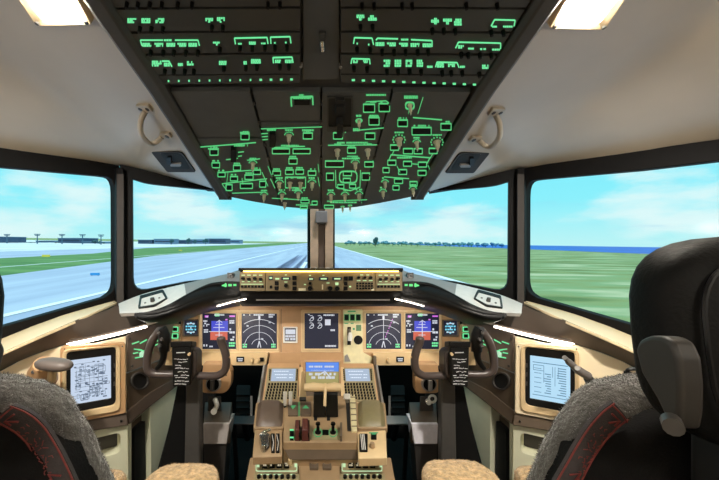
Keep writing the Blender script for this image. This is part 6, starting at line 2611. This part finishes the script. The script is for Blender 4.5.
# ceiling map lights added out of view to brighten the side consoles
for s in (-1, 1):
    d_ = Vector((s * .70, .50, EYE + .2))
    hit = CEIL_BVH[s].ray_cast(d_, Vector((0, 0, 1)))[0]
    t = thing('map_light', 'round ceiling map light above the side console, %s' % ('airport buildings side' if s < 0 else 'sea side'), 'ceiling light', hit)
    mb = MB()
    mb.cyl(hit + Vector((0, 0, .01)), hit + Vector((0, 0, -.022)), .042, .036, 20)
    mb.build('housing', M_dgrey, t)
    mb = MB()
    mb.cyl(hit + Vector((0, 0, -.021)), hit + Vector((0, 0, -.025)), .030, .028, 20)
    mb.build('lens', glow('map_lens', (255, 240, 215), 6), t)
    l = bpy.data.lights.new('map_lamp', 'SPOT')
    l.energy = 85
    l.color = (1, .94, .84)
    l.spot_size = math.radians(95)
    l.spot_blend = .6
    l.shadow_soft_size = .03
    o = bpy.data.objects.new('map_lamp', l)
    COL.objects.link(o)
    o.location = hit + Vector((0, 0, -.035))
    o.rotation_euler = (Vector((s * .98, 1.30, EYE - .42)) - o.location).to_track_quat('-Z', 'Y').to_euler()
# up-lights added behind the seats, out of view, to lift the ceiling brightness
for s in (-1, 1):
    c_ = Vector((s * 1.28, .02, EYE + .10))
    t = thing('wall_uplight', 'small cream wall lamp shining up at the ceiling behind the seat, %s' % ('airport buildings side' if s < 0 else 'sea side'), 'wall lamp', c_)
    mb = MB()
    mb.box(c_ + Vector((s * .02, 0, -.03)), (.10, .30, .06))
    mb.build('housing', M_sill, t, bevel=.006)
    mb = MB()
    mb.box(c_ + Vector((s * .015, 0, .003)), (.07, .26, .008))
    mb.build('lens', glow('uplight_lens', (255, 246, 230), 4), t)
    area('uplight_lamp', c_ + Vector((0, 0, .02)), Vector((s * .62, .85, EYE + .46)), .24, UPW, (1, .93, .82), .06)
# extra dome lights added behind the camera to raise the interior light
for i, x in enumerate((-.55, .55)):
    t = thing('aft_dome_light', 'square dome light on the ceiling behind the seats, %s' % ('airport buildings side' if i == 0 else 'sea side'), 'ceiling light', (x, -.55, EYE + .49))
    pl_ = Plane((x, -.55, EYE + .478), (0, 0, -1))
    mb = MB()
    mb.box((x, -.55, EYE + .47), (.30, .30, .03))
    mb.build('frame', M_sill, t, bevel=.004)
    mb = MB()
    mb.box((x, -.55, EYE + .453), (.25, .25, .008))
    mb.build('diffuser', glow('aft_dome_diffuser', (255, 246, 230), 45.0), t)
# hidden flood added behind the overhead's front lip to brighten the pedestal
t = thing('pedestal_flood_light', 'small lamp housing in the front lip of the overhead panel', 'lamp', (0, 1.71, EYE + .18))
mb = MB()
mb.cyl((0, 1.715, EYE + .24), (0, 1.712, EYE + .172), .016, .019, 14)
mb.build('housing', M_blk2, t)
mb = MB()
mb.cyl((0, 1.712, EYE + .173), (0, 1.712, EYE + .170), .014, .014, 14)
mb.build('lens', glow('flood_lens', (255, 236, 205), 4), t)
l = bpy.data.lights.new('pedestal_flood_lamp', 'SPOT')
l.energy = 24
l.color = WARM
l.spot_size = math.radians(62)
l.spot_blend = .7
l.shadow_soft_size = .02
o = bpy.data.objects.new('pedestal_flood_lamp', l)
COL.objects.link(o)
o.location = (0, 1.712, EYE + .162)
o.rotation_euler = (Vector((0, 1.38, EYE - .75)) - o.location).to_track_quat('-Z', 'Y').to_euler()
# ================================================================== light and camera
cam = bpy.data.cameras.new('camera')
cam.sensor_fit = 'HORIZONTAL'
cam.sensor_width = 36
cam.lens = 36 * FOC / 719.0
cam.shift_x = (359.5 - CX) / 719.0
cam.shift_y = (CY - 240.0) / 719.0
cam.clip_start = .02
cam.clip_end = 40000
co = bpy.data.objects.new('camera', cam)
COL.objects.link(co)
co.location = CAM
co.rotation_euler = (math.radians(90), 0, 0)
SC.camera = co
SC.cycles.use_denoising = True
SC.cycles.max_bounces = 10
SC.cycles.diffuse_bounces = 5
SC.cycles.transparent_max_bounces = 16
SC.cycles.caustics_reflective = False
SC.cycles.caustics_refractive = False
SC.cycles.sample_clamp_indirect = 6
SC.view_settings.view_transform = 'Standard'
SC.view_settings.look = 'None'
SC.view_settings.gamma = 1
SC.view_settings.exposure = EXPO if 'EXPO' in globals() else 0
